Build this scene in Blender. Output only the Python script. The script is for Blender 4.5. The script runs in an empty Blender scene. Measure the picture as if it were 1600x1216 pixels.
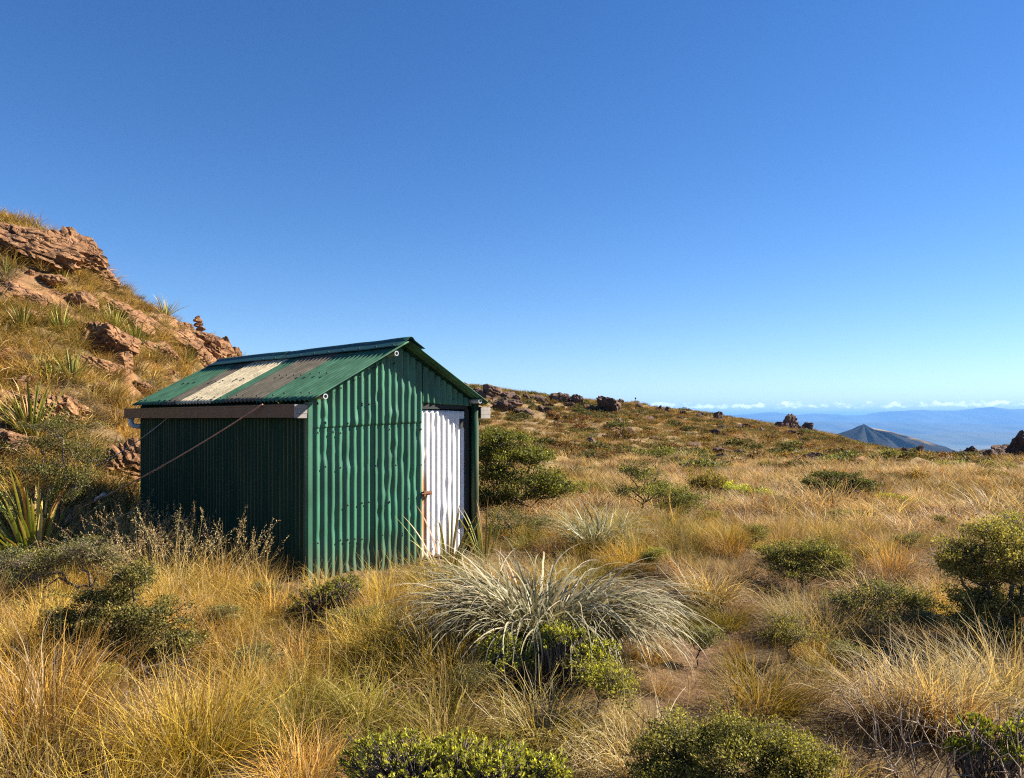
import bpy, math, random
import numpy as np
from mathutils import Vector

random.seed(7)
RNG = np.random.default_rng(11)
SC = bpy.context.scene
COL = SC.collection

# ------------------------------------------------------------------ camera, sky, sun, exposure
EYE = 1.58                       # eye height above the ground at the hut
FPX = 1201.0                     # focal length in pixels of the 1600 px wide photograph
HZ = 656.0                       # row of the horizon
cam = bpy.data.cameras.new('camera')
cam.sensor_width = 36.0
cam.lens = 36.0 * FPX / 1600.0
cam.shift_y = (HZ - 608.0) / 1600.0
cam.clip_start = 0.05
cam.clip_end = 120000.0
camo = bpy.data.objects.new('camera', cam)
camo.location = (0, 0, EYE)
camo.rotation_euler = (math.radians(90), 0, 0)
COL.objects.link(camo)
SC.camera = camo

SUN_AZ = math.radians(76.0)      # from straight ahead (+Y) towards the right (+X)
SUN_EL = math.radians(35.0)
sdir = Vector((math.sin(SUN_AZ) * math.cos(SUN_EL), math.cos(SUN_AZ) * math.cos(SUN_EL), math.sin(SUN_EL)))

world = bpy.data.worlds.new('World')
SC.world = world
world.use_nodes = True
wn, wl = world.node_tree.nodes, world.node_tree.links
wn.clear()
w_out = wn.new('ShaderNodeOutputWorld')
w_bg = wn.new('ShaderNodeBackground')
w_sky = wn.new('ShaderNodeTexSky')
w_sky.sky_type = 'NISHITA'
w_sky.sun_disc = False
w_sky.sun_elevation = SUN_EL
w_sky.sun_rotation = SUN_AZ
w_sky.altitude = 1400.0
w_sky.air_density = 1.0
w_sky.dust_density = 0.05
w_sky.ozone_density = 3.0
w_bg.inputs['Strength'].default_value = 0.051
# a thin belt of small far cumulus just above the horizon, the same all the way round
w_tc = wn.new('ShaderNodeTexCoord')
w_sep = wn.new('ShaderNodeSeparateXYZ')
w_map = wn.new('ShaderNodeMapping')
w_map.inputs['Scale'].default_value = (75, 75, 150)
w_noise = wn.new('ShaderNodeTexNoise')
w_noise.inputs['Scale'].default_value = 1.0
w_noise.inputs['Detail'].default_value = 7.0
w_noise.inputs['Roughness'].default_value = 0.62
w_up = wn.new('ShaderNodeMapRange'); w_up.interpolation_type = 'SMOOTHSTEP'
w_up.inputs['From Min'].default_value = 0.011; w_up.inputs['From Max'].default_value = 0.016; w_up.inputs['To Max'].default_value = 0.24
w_dn = wn.new('ShaderNodeMapRange'); w_dn.interpolation_type = 'SMOOTHSTEP'
w_dn.inputs['From Min'].default_value = 0.016; w_dn.inputs['From Max'].default_value = 0.027
w_dn.inputs['To Min'].default_value = 1.0; w_dn.inputs['To Max'].default_value = 0.0
w_mul = wn.new('ShaderNodeMath'); w_mul.operation = 'MULTIPLY'
w_add = wn.new('ShaderNodeMath'); w_add.operation = 'ADD'
w_ramp = wn.new('ShaderNodeMapRange')
w_ramp.interpolation_type = 'SMOOTHSTEP'
w_ramp.inputs['From Min'].default_value = 0.66
w_ramp.inputs['From Max'].default_value = 0.86
w_ramp.inputs['To Max'].default_value = 0.8
w_mix = wn.new('ShaderNodeMixRGB')
w_mix.inputs['Color2'].default_value = (16.0, 16.5, 17.2, 1)
wl.new(w_tc.outputs['Generated'], w_sep.inputs[0])
wl.new(w_tc.outputs['Generated'], w_map.inputs['Vector'])
wl.new(w_map.outputs[0], w_noise.inputs['Vector'])
wl.new(w_sep.outputs['Z'], w_up.inputs['Value']); wl.new(w_sep.outputs['Z'], w_dn.inputs['Value'])
wl.new(w_up.outputs[0], w_mul.inputs[0]); wl.new(w_dn.outputs[0], w_mul.inputs[1])
wl.new(w_noise.outputs['Fac'], w_add.inputs[0])
wl.new(w_mul.outputs[0], w_add.inputs[1])
wl.new(w_add.outputs[0], w_ramp.inputs['Value'])
w_fac = wn.new('ShaderNodeMath'); w_fac.operation = 'MULTIPLY'; w_fac.use_clamp = True
w_x4 = wn.new('ShaderNodeMath'); w_x4.operation = 'MULTIPLY'; w_x4.use_clamp = True; w_x4.inputs[1].default_value = 9.0
wl.new(w_mul.outputs[0], w_x4.inputs[0]); wl.new(w_x4.outputs[0], w_fac.inputs[0]); wl.new(w_ramp.outputs[0], w_fac.inputs[1])
wl.new(w_fac.outputs[0], w_mix.inputs['Fac'])
w_hs = wn.new('ShaderNodeHueSaturation'); w_hs.inputs['Saturation'].default_value = 1.26; w_hs.inputs['Hue'].default_value = 0.509
wl.new(w_sky.outputs[0], w_hs.inputs['Color'])
wl.new(w_hs.outputs[0], w_mix.inputs['Color1'])
wl.new(w_mix.outputs[0], w_bg.inputs['Color'])
wl.new(w_bg.outputs[0], w_out.inputs['Surface'])

sun = bpy.data.lights.new('sun', 'SUN')
sun.energy = 5.0
sun.angle = math.radians(0.5)
sun.color = (1.0, 0.91, 0.78)
suno = bpy.data.objects.new('sun', sun)
suno.rotation_euler = sdir.to_track_quat('Z', 'Y').to_euler()
suno.location = (40, 20, 40)
COL.objects.link(suno)

SC.view_settings.view_transform = 'Standard'
SC.view_settings.look = 'None'
SC.view_settings.gamma = 1.0
SC.view_settings.use_curve_mapping = False
SC.view_settings.exposure = 1.62
SC.render.engine = 'CYCLES'
SC.cycles.max_bounces = 6
SC.cycles.diffuse_bounces = 3
SC.cycles.glossy_bounces = 2
SC.cycles.transmission_bounces = 3
SC.cycles.volume_bounces = 0
SC.cycles.caustics_reflective = False
SC.cycles.caustics_refractive = False
SC.cycles.use_denoising = False
SC.cycles.use_adaptive_sampling = False
SC.cycles.filter_width = 1.15
SC.cycles.sample_clamp_indirect = 4.0


# ------------------------------------------------------------------ numpy noise
def _h(ix, iy, iz, seed):
    n = (ix.astype(np.int64) * 374761393 + iy.astype(np.int64) * 668265263 + iz.astype(np.int64) * 2147483647 + seed * 1274126177) & 0xFFFFFFFF
    n = ((n ^ (n >> 13)) * 1274126177) & 0xFFFFFFFF
    n = ((n ^ (n >> 16)) * 2246822519) & 0xFFFFFFFF
    return ((n ^ (n >> 15)) & 0xFFFF) / 32767.5 - 1.0


def vnoise(x, y, z=None, seed=0):
    x = np.asarray(x, float); y = np.asarray(y, float)
    z = np.zeros_like(x) if z is None else np.asarray(z, float)
    fx, fy, fz = np.floor(x), np.floor(y), np.floor(z)
    tx, ty, tz = x - fx, y - fy, z - fz
    tx = tx * tx * (3 - 2 * tx); ty = ty * ty * (3 - 2 * ty); tz = tz * tz * (3 - 2 * tz)
    r = 0
    for dx in (0, 1):
        for dy in (0, 1):
            for dz in (0, 1):
                w = (tx if dx else 1 - tx) * (ty if dy else 1 - ty) * (tz if dz else 1 - tz)
                r = r + w * _h(fx + dx, fy + dy, fz + dz, seed)
    return r


def fbm(x, y, z=None, octv=4, seed=0, gain=0.5):
    a, r, f = 1.0, 0, 1.0
    for o in range(octv):
        r = r + a * vnoise(np.asarray(x) * f, np.asarray(y) * f, None if z is None else np.asarray(z) * f, seed + o * 17)
        a *= gain; f *= 2.03
    return r


def smooth(t):
    t = np.clip(t, 0, 1)
    return t * t * (3 - 2 * t)


# ------------------------------------------------------------------ mesh helpers
def mesh_np(name, V, F, colour=None, smooth_shade=True):
    """V (n,3); F list of int arrays (m,3) or (m,4); colour (n,3) or None."""
    V = np.asarray(V, np.float32)
    if isinstance(F, np.ndarray):
        F = [F]
    F = [np.asarray(f, np.int32) for f in F if len(f)]
    me = bpy.data.meshes.new(name)
    nl = sum(f.size for f in F); npoly = sum(len(f) for f in F)
    me.vertices.add(len(V)); me.vertices.foreach_set('co', V.ravel())
    me.loops.add(nl); me.polygons.add(npoly)
    me.loops.foreach_set('vertex_index', np.concatenate([f.ravel() for f in F]))
    tot = np.concatenate([np.full(len(f), f.shape[1], np.int32) for f in F])
    me.polygons.foreach_set('loop_start', np.concatenate(([0], np.cumsum(tot)[:-1])).astype(np.int32))
    me.polygons.foreach_set('use_smooth', np.full(npoly, smooth_shade))
    if colour is not None:
        at = me.color_attributes.new('Col', 'FLOAT_COLOR', 'POINT')
        c4 = np.ones((len(V), 4), np.float32); c4[:, :3] = colour
        at.data.foreach_set('color', c4.ravel())
    me.update(calc_edges=True)
    return me


def link(name, data, mat=None, parent=None, label=None, cat=None, group=None, kind=None, loc=None, rot=None, scale=None):
    o = bpy.data.objects.new(name, data)
    COL.objects.link(o)
    if mat is not None and data is not None and len(data.materials) == 0:
        data.materials.append(mat)
    if parent is not None:
        o.parent = parent
    if label: o['label'] = label
    if cat: o['category'] = cat
    if group: o['group'] = group
    if kind: o['kind'] = kind
    if loc is not None: o.location = loc
    if rot is not None: o.rotation_euler = rot
    if scale is not None: o.scale = scale
    return o


def thing(name, label, cat, loc, rz=0.0, group=None, scale=None):
    o = link(name, None, label=label, cat=cat, group=group, loc=loc, rot=(0, 0, rz), scale=scale)
    o.empty_display_size = 0.2
    return o


class MB:
    """collects vertices and faces with colours"""
    def __init__(s):
        s.V, s.Q, s.T, s.C, s.n = [], [], [], [], 0

    def add(s, V, Q=None, T=None, C=(1, 1, 1)):
        V = np.asarray(V, float).reshape(-1, 3)
        s.V.append(V)
        C = np.asarray(C, float)
        s.C.append(np.broadcast_to(C, V.shape).copy())
        if Q is not None and len(Q): s.Q.append(np.asarray(Q) + s.n)
        if T is not None and len(T): s.T.append(np.asarray(T) + s.n)
        s.n += len(V)

    def box(s, lo, hi, C=(1, 1, 1)):
        (a, b, c), (d, e, f) = lo, hi
        V = [(a, b, c), (d, b, c), (d, e, c), (a, e, c), (a, b, f), (d, b, f), (d, e, f), (a, e, f)]
        s.add(V, [(0, 3, 2, 1), (4, 5, 6, 7), (0, 1, 5, 4), (1, 2, 6, 5), (2, 3, 7, 6), (3, 0, 4, 7)], C=C)

    def tube(s, P, R, sides=5, C=(1, 1, 1), cap=True):
        P = np.asarray(P, float); n = len(P)
        R = np.broadcast_to(np.asarray(R, float), (n,))
        D = np.gradient(P, axis=0) if n > 2 else np.repeat([P[1] - P[0]], 2, 0)
        D = D / (np.linalg.norm(D, axis=1)[:, None] + 1e-9)
        up = np.where(np.abs(D[:, 2:3]) > 0.9, [[1, 0, 0]], [[0, 0, 1]])
        A = np.cross(D, up); A /= np.linalg.norm(A, axis=1)[:, None] + 1e-9
        B = np.cross(D, A)
        th = np.linspace(0, 2 * math.pi, sides, endpoint=False)
        V = P[:, None, :] + R[:, None, None] * (A[:, None, :] * np.cos(th)[None, :, None] + B[:, None, :] * np.sin(th)[None, :, None])
        i = np.arange(n - 1)[:, None] * sides; j = np.arange(sides)[None, :]; k = (j + 1) % sides
        Q = np.stack([i + j, i + k, i + sides + k, i + sides + j], -1).reshape(-1, 4)
        V = V.reshape(-1, 3); T = []
        if cap:
            V = np.vstack([V, P[:1], P[-1:]])
            c0, c1 = n * sides, n * sides + 1
            T = [(c0, (q + 1) % sides, q) for q in range(sides)] + [(c1, (n - 1) * sides + q, (n - 1) * sides + (q + 1) % sides) for q in range(sides)]
        s.add(V, Q, T, C)

    def mesh(s, name, smooth_shade=True):
        F = []
        if s.Q: F.append(np.vstack(s.Q))
        if s.T: F.append(np.vstack(s.T))
        return mesh_np(name, np.vstack(s.V), F, np.vstack(s.C), smooth_shade)


# ------------------------------------------------------------------ materials
def newmat(name):
    m = bpy.data.materials.new(name)
    m.use_nodes = True
    nt = m.node_tree
    nt.nodes.clear()
    return m, nt.nodes, nt.links


def foliage_mat(name, trans=0.35, rough=0.6, spec=0.25, vary=0.35, tcol=(1.0, 0.9, 0.5), sat=1.0):
    """colour from the leaf's own 'Col' attribute, varied plant by plant; thin leaves let light through"""
    m, n, l = newmat(name)
    out = n.new('ShaderNodeOutputMaterial')
    at = n.new('ShaderNodeAttribute'); at.attribute_name = 'Col'
    oi = n.new('ShaderNodeObjectInfo')
    mr = n.new('ShaderNodeMapRange')
    mr.inputs['To Min'].default_value = 1 - vary; mr.inputs['To Max'].default_value = 1 + vary
    l.new(oi.outputs['Random'], mr.inputs['Value'])
    hs = n.new('ShaderNodeHueSaturation')
    l.new(at.outputs['Color'], hs.inputs['Color'])
    l.new(mr.outputs[0], hs.inputs['Value'])
    mr2 = n.new('ShaderNodeMapRange')
    mr2.inputs['To Min'].default_value = 0.485; mr2.inputs['To Max'].default_value = 0.515
    ml = n.new('ShaderNodeMath'); ml.operation = 'MULTIPLY'; ml.inputs[1].default_value = 7.31
    fr = n.new('ShaderNodeMath'); fr.operation = 'FRACT'
    l.new(oi.outputs['Random'], ml.inputs[0]); l.new(ml.outputs[0], fr.inputs[0]); l.new(fr.outputs[0], mr2.inputs['Value'])
    l.new(mr2.outputs[0], hs.inputs['Hue'])
    hs.inputs['Saturation'].default_value = sat
    p = n.new('ShaderNodeBsdfPrincipled')
    p.inputs['Roughness'].default_value = rough
    p.inputs['Specular IOR Level'].default_value = spec
    l.new(hs.outputs[0], p.inputs['Base Color'])
    t = n.new('ShaderNodeBsdfTranslucent')
    tm = n.new('ShaderNodeMixRGB'); tm.blend_type = 'MULTIPLY'; tm.inputs['Fac'].default_value = 1.0
    tm.inputs['Color2'].default_value = (*tcol, 1)
    l.new(hs.outputs[0], tm.inputs['Color1']); l.new(tm.outputs[0], t.inputs['Color'])
    mx = n.new('ShaderNodeMixShader'); mx.inputs['Fac'].default_value = trans
    l.new(p.outputs[0], mx.inputs[1]); l.new(t.outputs[0], mx.inputs[2])
    l.new(mx.outputs[0], out.inputs['Surface'])
    return m


def rough_mat(name, stops, scale=6.0, rough=0.9, bump=0.4, bscale=30.0, detail=8.0, strata=None, spec=0.2, lichen=None):
    """stone or soil: colour ramp over noise, bump from finer noise, optional tilted strata and lichen"""
    m, n, l = newmat(name)
    out = n.new('ShaderNodeOutputMaterial')
    p = n.new('ShaderNodeBsdfPrincipled')
    p.inputs['Roughness'].default_value = rough
    p.inputs['Specular IOR Level'].default_value = spec
    geo = n.new('ShaderNodeNewGeometry')
    no = n.new('ShaderNodeTexNoise'); no.inputs['Scale'].default_value = scale; no.inputs['Detail'].default_value = detail
    no.inputs['Roughness'].default_value = 0.65
    l.new(geo.outputs['Position'], no.inputs['Vector'])
    rp = n.new('ShaderNodeValToRGB')
    el = rp.color_ramp.elements
    for i, (pos, c) in enumerate(stops):
        if i < 2: e = el[i]; e.position = pos
        else: e = el.new(pos)
        e.color = (*c, 1)
    l.new(no.outputs['Fac'], rp.inputs['Fac'])
    colour = rp.outputs['Color']
    if lichen:
        ln = n.new('ShaderNodeTexNoise'); ln.inputs['Scale'].default_value = 9.0; ln.inputs['Detail'].default_value = 6.0
        l.new(geo.outputs['Position'], ln.inputs['Vector'])
        lr = n.new('ShaderNodeMapRange'); lr.inputs['From Min'].default_value = 0.58; lr.inputs['From Max'].default_value = 0.66
        lr.inputs['To Max'].default_value = 0.7
        l.new(ln.outputs['Fac'], lr.inputs['Value'])
        lm = n.new('ShaderNodeMixRGB'); lm.inputs['Color2'].default_value = (*lichen, 1)
        l.new(lr.outputs[0], lm.inputs['Fac']); l.new(colour, lm.inputs['Color1'])
        colour = lm.outputs[0]
    oi = n.new('ShaderNodeObjectInfo')
    mr = n.new('ShaderNodeMapRange'); mr.inputs['To Min'].default_value = 0.8; mr.inputs['To Max'].default_value = 1.2
    l.new(oi.outputs['Random'], mr.inputs['Value'])
    hs = n.new('ShaderNodeHueSaturation'); l.new(colour, hs.inputs['Color']); l.new(mr.outputs[0], hs.inputs['Value'])
    l.new(hs.outputs[0], p.inputs['Base Color'])
    b = n.new('ShaderNodeBump'); b.inputs['Strength'].default_value = bump; b.inputs['Distance'].default_value = 0.08
    bn = n.new('ShaderNodeTexNoise'); bn.inputs['Scale'].default_value = bscale; bn.inputs['Detail'].default_value = 8.0
    bn.inputs['Roughness'].default_value = 0.7
    if strata:
        mp = n.new('ShaderNodeMapping'); mp.inputs['Rotation'].default_value = strata; mp.inputs['Scale'].default_value = (0.35, 0.35, 2.2)
        l.new(geo.outputs['Position'], mp.inputs['Vector']); l.new(mp.outputs[0], bn.inputs['Vector'])
    else:
        l.new(geo.outputs['Position'], bn.inputs['Vector'])
    hgt = bn.outputs['Fac']
    if strata:                                             # open cracks and joints
        vo = n.new('ShaderNodeTexVoronoi'); vo.feature = 'DISTANCE_TO_EDGE'; vo.inputs['Scale'].default_value = 2.6
        mp2 = n.new('ShaderNodeMapping'); mp2.inputs['Rotation'].default_value = strata; mp2.inputs['Scale'].default_value = (0.6, 0.6, 1.9)
        nd = n.new('ShaderNodeTexNoise'); nd.inputs['Scale'].default_value = 3.0; nd.inputs['Detail'].default_value = 4.0
        l.new(geo.outputs['Position'], nd.inputs['Vector'])
        vm = n.new('ShaderNodeVectorMath'); vm.operation = 'MULTIPLY_ADD'; vm.inputs[1].default_value = (0.5, 0.5, 0.5)
        l.new(nd.outputs['Color'], vm.inputs[0]); l.new(geo.outputs['Position'], vm.inputs[2])
        l.new(vm.outputs[0], mp2.inputs['Vector']); l.new(mp2.outputs[0], vo.inputs['Vector'])
        cr = n.new('ShaderNodeMapRange'); cr.inputs['From Max'].default_value = 0.07; cr.inputs['To Min'].default_value = -0.9; cr.inputs['To Max'].default_value = 0.0
        l.new(vo.outputs['Distance'], cr.inputs['Value'])
        ad_ = n.new('ShaderNodeMath'); ad_.operation = 'ADD'
        l.new(hgt, ad_.inputs[0]); l.new(cr.outputs[0], ad_.inputs[1]); hgt = ad_.outputs[0]
    l.new(hgt, b.inputs['Height']); l.new(b.outputs[0], p.inputs['Normal'])
    l.new(p.outputs[0], out.inputs['Surface'])
    return m


def paint_mat(name, colour, rough=0.45, wear=None, wear_lo=0.62, wear_hi=0.7, spec=0.4, streak=None, vary=0.18, metallic=0.0, bump=0.15, stain=None, mud=None):
    """painted sheet iron: weathered colour, chips, dirt streaks along the ribs ('Col' red = rib crest), stains at one edge ('Col' green)"""
    m, n, l = newmat(name)
    out = n.new('ShaderNodeOutputMaterial')
    p = n.new('ShaderNodeBsdfPrincipled')
    p.inputs['Roughness'].default_value = rough
    p.inputs['Specular IOR Level'].default_value = spec
    p.inputs['Metallic'].default_value = metallic
    tc = n.new('ShaderNodeTexCoord')
    mp = n.new('ShaderNodeMapping'); mp.inputs['Scale'].default_value = (3.0, 3.0, 0.8)
    l.new(tc.outputs['Object'], mp.inputs['Vector'])
    no = n.new('ShaderNodeTexNoise'); no.inputs['Scale'].default_value = 2.2; no.inputs['Detail'].default_value = 7.0
    l.new(mp.outputs[0], no.inputs['Vector'])
    mr = n.new('ShaderNodeMapRange'); mr.inputs['From Min'].default_value = 0.25; mr.inputs['From Max'].default_value = 0.75
    mr.inputs['To Min'].default_value = 1 - vary; mr.inputs['To Max'].default_value = 1 + vary
    l.new(no.outputs['Fac'], mr.inputs['Value'])
    hs = n.new('ShaderNodeHueSaturation'); hs.inputs['Color'].default_value = (*colour, 1)
    l.new(mr.outputs[0], hs.inputs['Value'])
    c = hs.outputs[0]
    at = n.new('ShaderNodeAttribute'); at.attribute_name = 'Col'
    sp = n.new('ShaderNodeSeparateColor'); l.new(at.outputs['Color'], sp.inputs[0])
    if streak:
        st = n.new('ShaderNodeTexNoise'); st.inputs['Scale'].default_value = 9.0; st.inputs['Detail'].default_value = 4.0
        m2 = n.new('ShaderNodeMapping'); m2.inputs['Scale'].default_value = (1.0, 1.0, 0.12)
        l.new(tc.outputs['Object'], m2.inputs['Vector']); l.new(m2.outputs[0], st.inputs['Vector'])
        mu = n.new('ShaderNodeMath'); mu.operation = 'MULTIPLY'
        pw = n.new('ShaderNodeMath'); pw.operation = 'POWER'; pw.inputs[1].default_value = 6.0
        l.new(sp.outputs[0], pw.inputs[0])
        sr = n.new('ShaderNodeMapRange'); sr.inputs['From Min'].default_value = 0.38; sr.inputs['From Max'].default_value = 0.62
        sr.inputs['To Max'].default_value = streak[1]
        l.new(st.outputs['Fac'], sr.inputs['Value'])
        l.new(pw.outputs[0], mu.inputs[0]); l.new(sr.outputs[0], mu.inputs[1])
        mx = n.new('ShaderNodeMixRGB'); mx.inputs['Color2'].default_value = (*streak[0], 1)
        l.new(mu.outputs[0], mx.inputs['Fac']); l.new(c, mx.inputs['Color1']); c = mx.outputs[0]
    if stain:
        sn = n.new('ShaderNodeTexNoise'); sn.inputs['Scale'].default_value = 14.0; sn.inputs['Detail'].default_value = 6.0
        m3 = n.new('ShaderNodeMapping'); m3.inputs['Scale'].default_value = (1.0, 1.0, 0.25)
        l.new(tc.outputs['Object'], m3.inputs['Vector']); l.new(m3.outputs[0], sn.inputs['Vector'])
        ad = n.new('ShaderNodeMath'); ad.operation = 'MULTIPLY_ADD'; ad.inputs[1].default_value = 1.3; ad.inputs[2].default_value = -0.25
        l.new(sn.outputs['Fac'], ad.inputs[0])
        mu2 = n.new('ShaderNodeMath'); mu2.operation = 'MULTIPLY'; mu2.use_clamp = True
        l.new(ad.outputs[0], mu2.inputs[0]); l.new(sp.outputs[1], mu2.inputs[1])
        mx2 = n.new('ShaderNodeMixRGB'); mx2.inputs['Color2'].default_value = (*stain, 1)
        l.new(mu2.outputs[0], mx2.inputs['Fac']); l.new(c, mx2.inputs['Color1']); c = mx2.outputs[0]
    if wear:
        wn_ = n.new('ShaderNodeTexNoise'); wn_.inputs['Scale'].default_value = 26.0; wn_.inputs['Detail'].default_value = 7.0
        wn_.inputs['Roughness'].default_value = 0.7
        l.new(tc.outputs['Object'], wn_.inputs['Vector'])
        wr = n.new('ShaderNodeMapRange'); wr.inputs['From Min'].default_value = wear_lo; wr.inputs['From Max'].default_value = wear_hi
        l.new(wn_.outputs['Fac'], wr.inputs['Value'])
        mx3 = n.new('ShaderNodeMixRGB'); mx3.inputs['Color2'].default_value = (*wear, 1)
        l.new(wr.outputs[0], mx3.inputs['Fac']); l.new(c, mx3.inputs['Color1']); c = mx3.outputs[0]
    if mud:
        sx = n.new('ShaderNodeSeparateXYZ'); l.new(tc.outputs['Object'], sx.inputs[0])
        mh = n.new('ShaderNodeMapRange'); mh.inputs['From Min'].default_value = 0.42; mh.inputs['From Max'].default_value = 0.0
        l.new(sx.outputs['Z'], mh.inputs['Value'])
        mn = n.new('ShaderNodeTexNoise'); mn.inputs['Scale'].default_value = 11.0; mn.inputs['Detail'].default_value = 8.0
        l.new(tc.outputs['Object'], mn.inputs['Vector'])
        mm = n.new('ShaderNodeMath'); mm.operation = 'MULTIPLY'; l.new(mh.outputs[0], mm.inputs[0]); l.new(mn.outputs['Fac'], mm.inputs[1])
        mx4 = n.new('ShaderNodeMixRGB'); mx4.inputs['Color2'].default_value = (*mud, 1)
        l.new(mm.outputs[0], mx4.inputs['Fac']); l.new(c, mx4.inputs['Color1']); c = mx4.outputs[0]
        # runs of rust and chalky fading down the sheet
        rn = n.new('ShaderNodeTexNoise'); rn.inputs['Scale'].default_value = 5.0; rn.inputs['Detail'].default_value = 6.0
        m5 = n.new('ShaderNodeMapping'); m5.inputs['Scale'].default_value = (4.0, 4.0, 0.35)
        l.new(tc.outputs['Object'], m5.inputs['Vector']); l.new(m5.outputs[0], rn.inputs['Vector'])
        rr_ = n.new('ShaderNodeMapRange'); rr_.inputs['From Min'].default_value = 0.55; rr_.inputs['From Max'].default_value = 0.75; rr_.inputs['To Max'].default_value = 0.5
        l.new(rn.outputs['Fac'], rr_.inputs['Value'])
        mx5 = n.new('ShaderNodeMixRGB'); mx5.inputs['Color2'].default_value = (0.075, 0.17, 0.125, 1)
        l.new(rr_.outputs[0], mx5.inputs['Fac']); l.new(c, mx5.inputs['Color1']); c = mx5.outputs[0]
    l.new(c, p.inputs['Base Color'])
    b = n.new('ShaderNodeBump'); b.inputs['Strength'].default_value = bump; b.inputs['Distance'].default_value = 0.01
    bn = n.new('ShaderNodeTexNoise'); bn.inputs['Scale'].default_value = 18.0; bn.inputs['Detail'].default_value = 5.0
    l.new(tc.outputs['Object'], bn.inputs['Vector']); l.new(bn.outputs['Fac'], b.inputs['Height']); l.new(b.outputs[0], p.inputs['Normal'])
    l.new(p.outputs[0], out.inputs['Surface'])
    return m


M_GRASS = foliage_mat('dry_grass_blades', trans=0.4, rough=0.55, spec=0.2, vary=0.38, tcol=(1.0, 0.86, 0.5), sat=1.12)
M_LEAF = foliage_mat('small_shrub_leaves', trans=0.4, rough=0.6, spec=0.12, vary=0.12, tcol=(1.0, 1.0, 0.4))
M_SWORD = foliage_mat('flax_leaf', trans=0.2, rough=0.45, spec=0.3, vary=0.2, tcol=(1.0, 1.0, 0.4))
M_SILVER = foliage_mat('silver_tussock_leaf', trans=0.25, rough=0.5, spec=0.2, vary=0.08, tcol=(1.0, 0.95, 0.7))
M_BARK = rough_mat('grey_bark', [(0.3, (0.06, 0.045, 0.035)), (0.55, (0.17, 0.14, 0.115)), (0.8, (0.30, 0.27, 0.24))], 22, bump=0.5, bscale=60)
ROCK_STOPS = [(0.28, (0.06, 0.034, 0.022)), (0.44, (0.18, 0.092, 0.045)), (0.58, (0.29, 0.15, 0.07)), (0.78, (0.37, 0.235, 0.13))]
M_ROCK = rough_mat('rust_red_rock', ROCK_STOPS, 2.6, bump=0.9, bscale=7.0, strata=(0.45, -0.5, 0.3), lichen=(0.30, 0.20, 0.11))
M_ROCKFAR = rough_mat('dark_brown_rock', [(0.3, (0.045, 0.029, 0.022)), (0.5, (0.105, 0.063, 0.043)), (0.7, (0.18, 0.11, 0.072))], 1.2, bump=0.9, bscale=4.0)
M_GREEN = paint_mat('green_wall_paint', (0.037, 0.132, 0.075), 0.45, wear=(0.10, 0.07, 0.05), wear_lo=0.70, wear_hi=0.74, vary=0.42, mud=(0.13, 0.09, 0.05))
M_GREENSHADE = paint_mat('green_wall_paint_shaded_dusty', (0.006, 0.036, 0.021), 0.6, spec=0.12, streak=((0.15, 0.13, 0.06), 0.7))  # side wall's shade put into the near-black green; tan rib streaks are dirt
M_ROOFGREEN = paint_mat('green_roof_paint', (0.045, 0.120, 0.072), 0.7, spec=0.15, vary=0.4, wear=(0.10, 0.10, 0.085), wear_lo=0.60, wear_hi=0.74)
M_ROOFGREY = paint_mat('bare_brown_grey_roof_iron', (0.115, 0.098, 0.074), 0.8, spec=0.12, vary=0.4, wear=(0.05, 0.085, 0.06), wear_lo=0.53, wear_hi=0.68)
M_ROOFCREAM = paint_mat('cream_roof_sheet', (0.50, 0.42, 0.27), 0.85, spec=0.1, vary=0.35, wear=(0.25, 0.21, 0.14), wear_lo=0.48, wear_hi=0.66)
M_RIDGE = paint_mat('ridge_cap_paint', (0.016, 0.060, 0.050), 0.5, spec=0.2, wear=(0.06, 0.08, 0.07), wear_lo=0.66, wear_hi=0.72)
M_DOOR = paint_mat('white_door_paint', (0.68, 0.665, 0.64), 0.5, spec=0.25, stain=(0.36, 0.19, 0.09), wear=(0.33, 0.30, 0.27), wear_lo=0.62, wear_hi=0.78, vary=0.14)
M_GUTTER = paint_mat('brown_gutter_paint', (0.085, 0.060, 0.048), 0.45, vary=0.2)
M_GUTTEREND = paint_mat('grey_timber_end', (0.26, 0.235, 0.205), 0.8, vary=0.25, bump=0.5)
M_DARKWOOD = paint_mat('dark_frame_timber', (0.020, 0.024, 0.022), 0.8, vary=0.3)
M_RUST = paint_mat('rusty_iron', (0.165, 0.070, 0.035), 0.85, wear=(0.30, 0.13, 0.06), wear_lo=0.5, wear_hi=0.65, vary=0.35, bump=0.5)
M_GALV = paint_mat('galvanised_steel', (0.34, 0.36, 0.37), 0.5, metallic=0.3, vary=0.2)
M_PVC = paint_mat('grey_white_pvc', (0.52, 0.55, 0.60), 0.4, vary=0.08)
M_SCREW = paint_mat('dark_screw_heads', (0.035, 0.045, 0.042), 0.55, vary=0.3)


# ------------------------------------------------------------------ terrain
def ang(px):
    return math.atan2(px - 800.0, FPX)


def crest(px, py, Y):
    a = (px - 800.0) / FPX
    return ang(px), Y * math.sqrt(1 + a * a), EYE + (HZ - py) / FPX * Y


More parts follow.
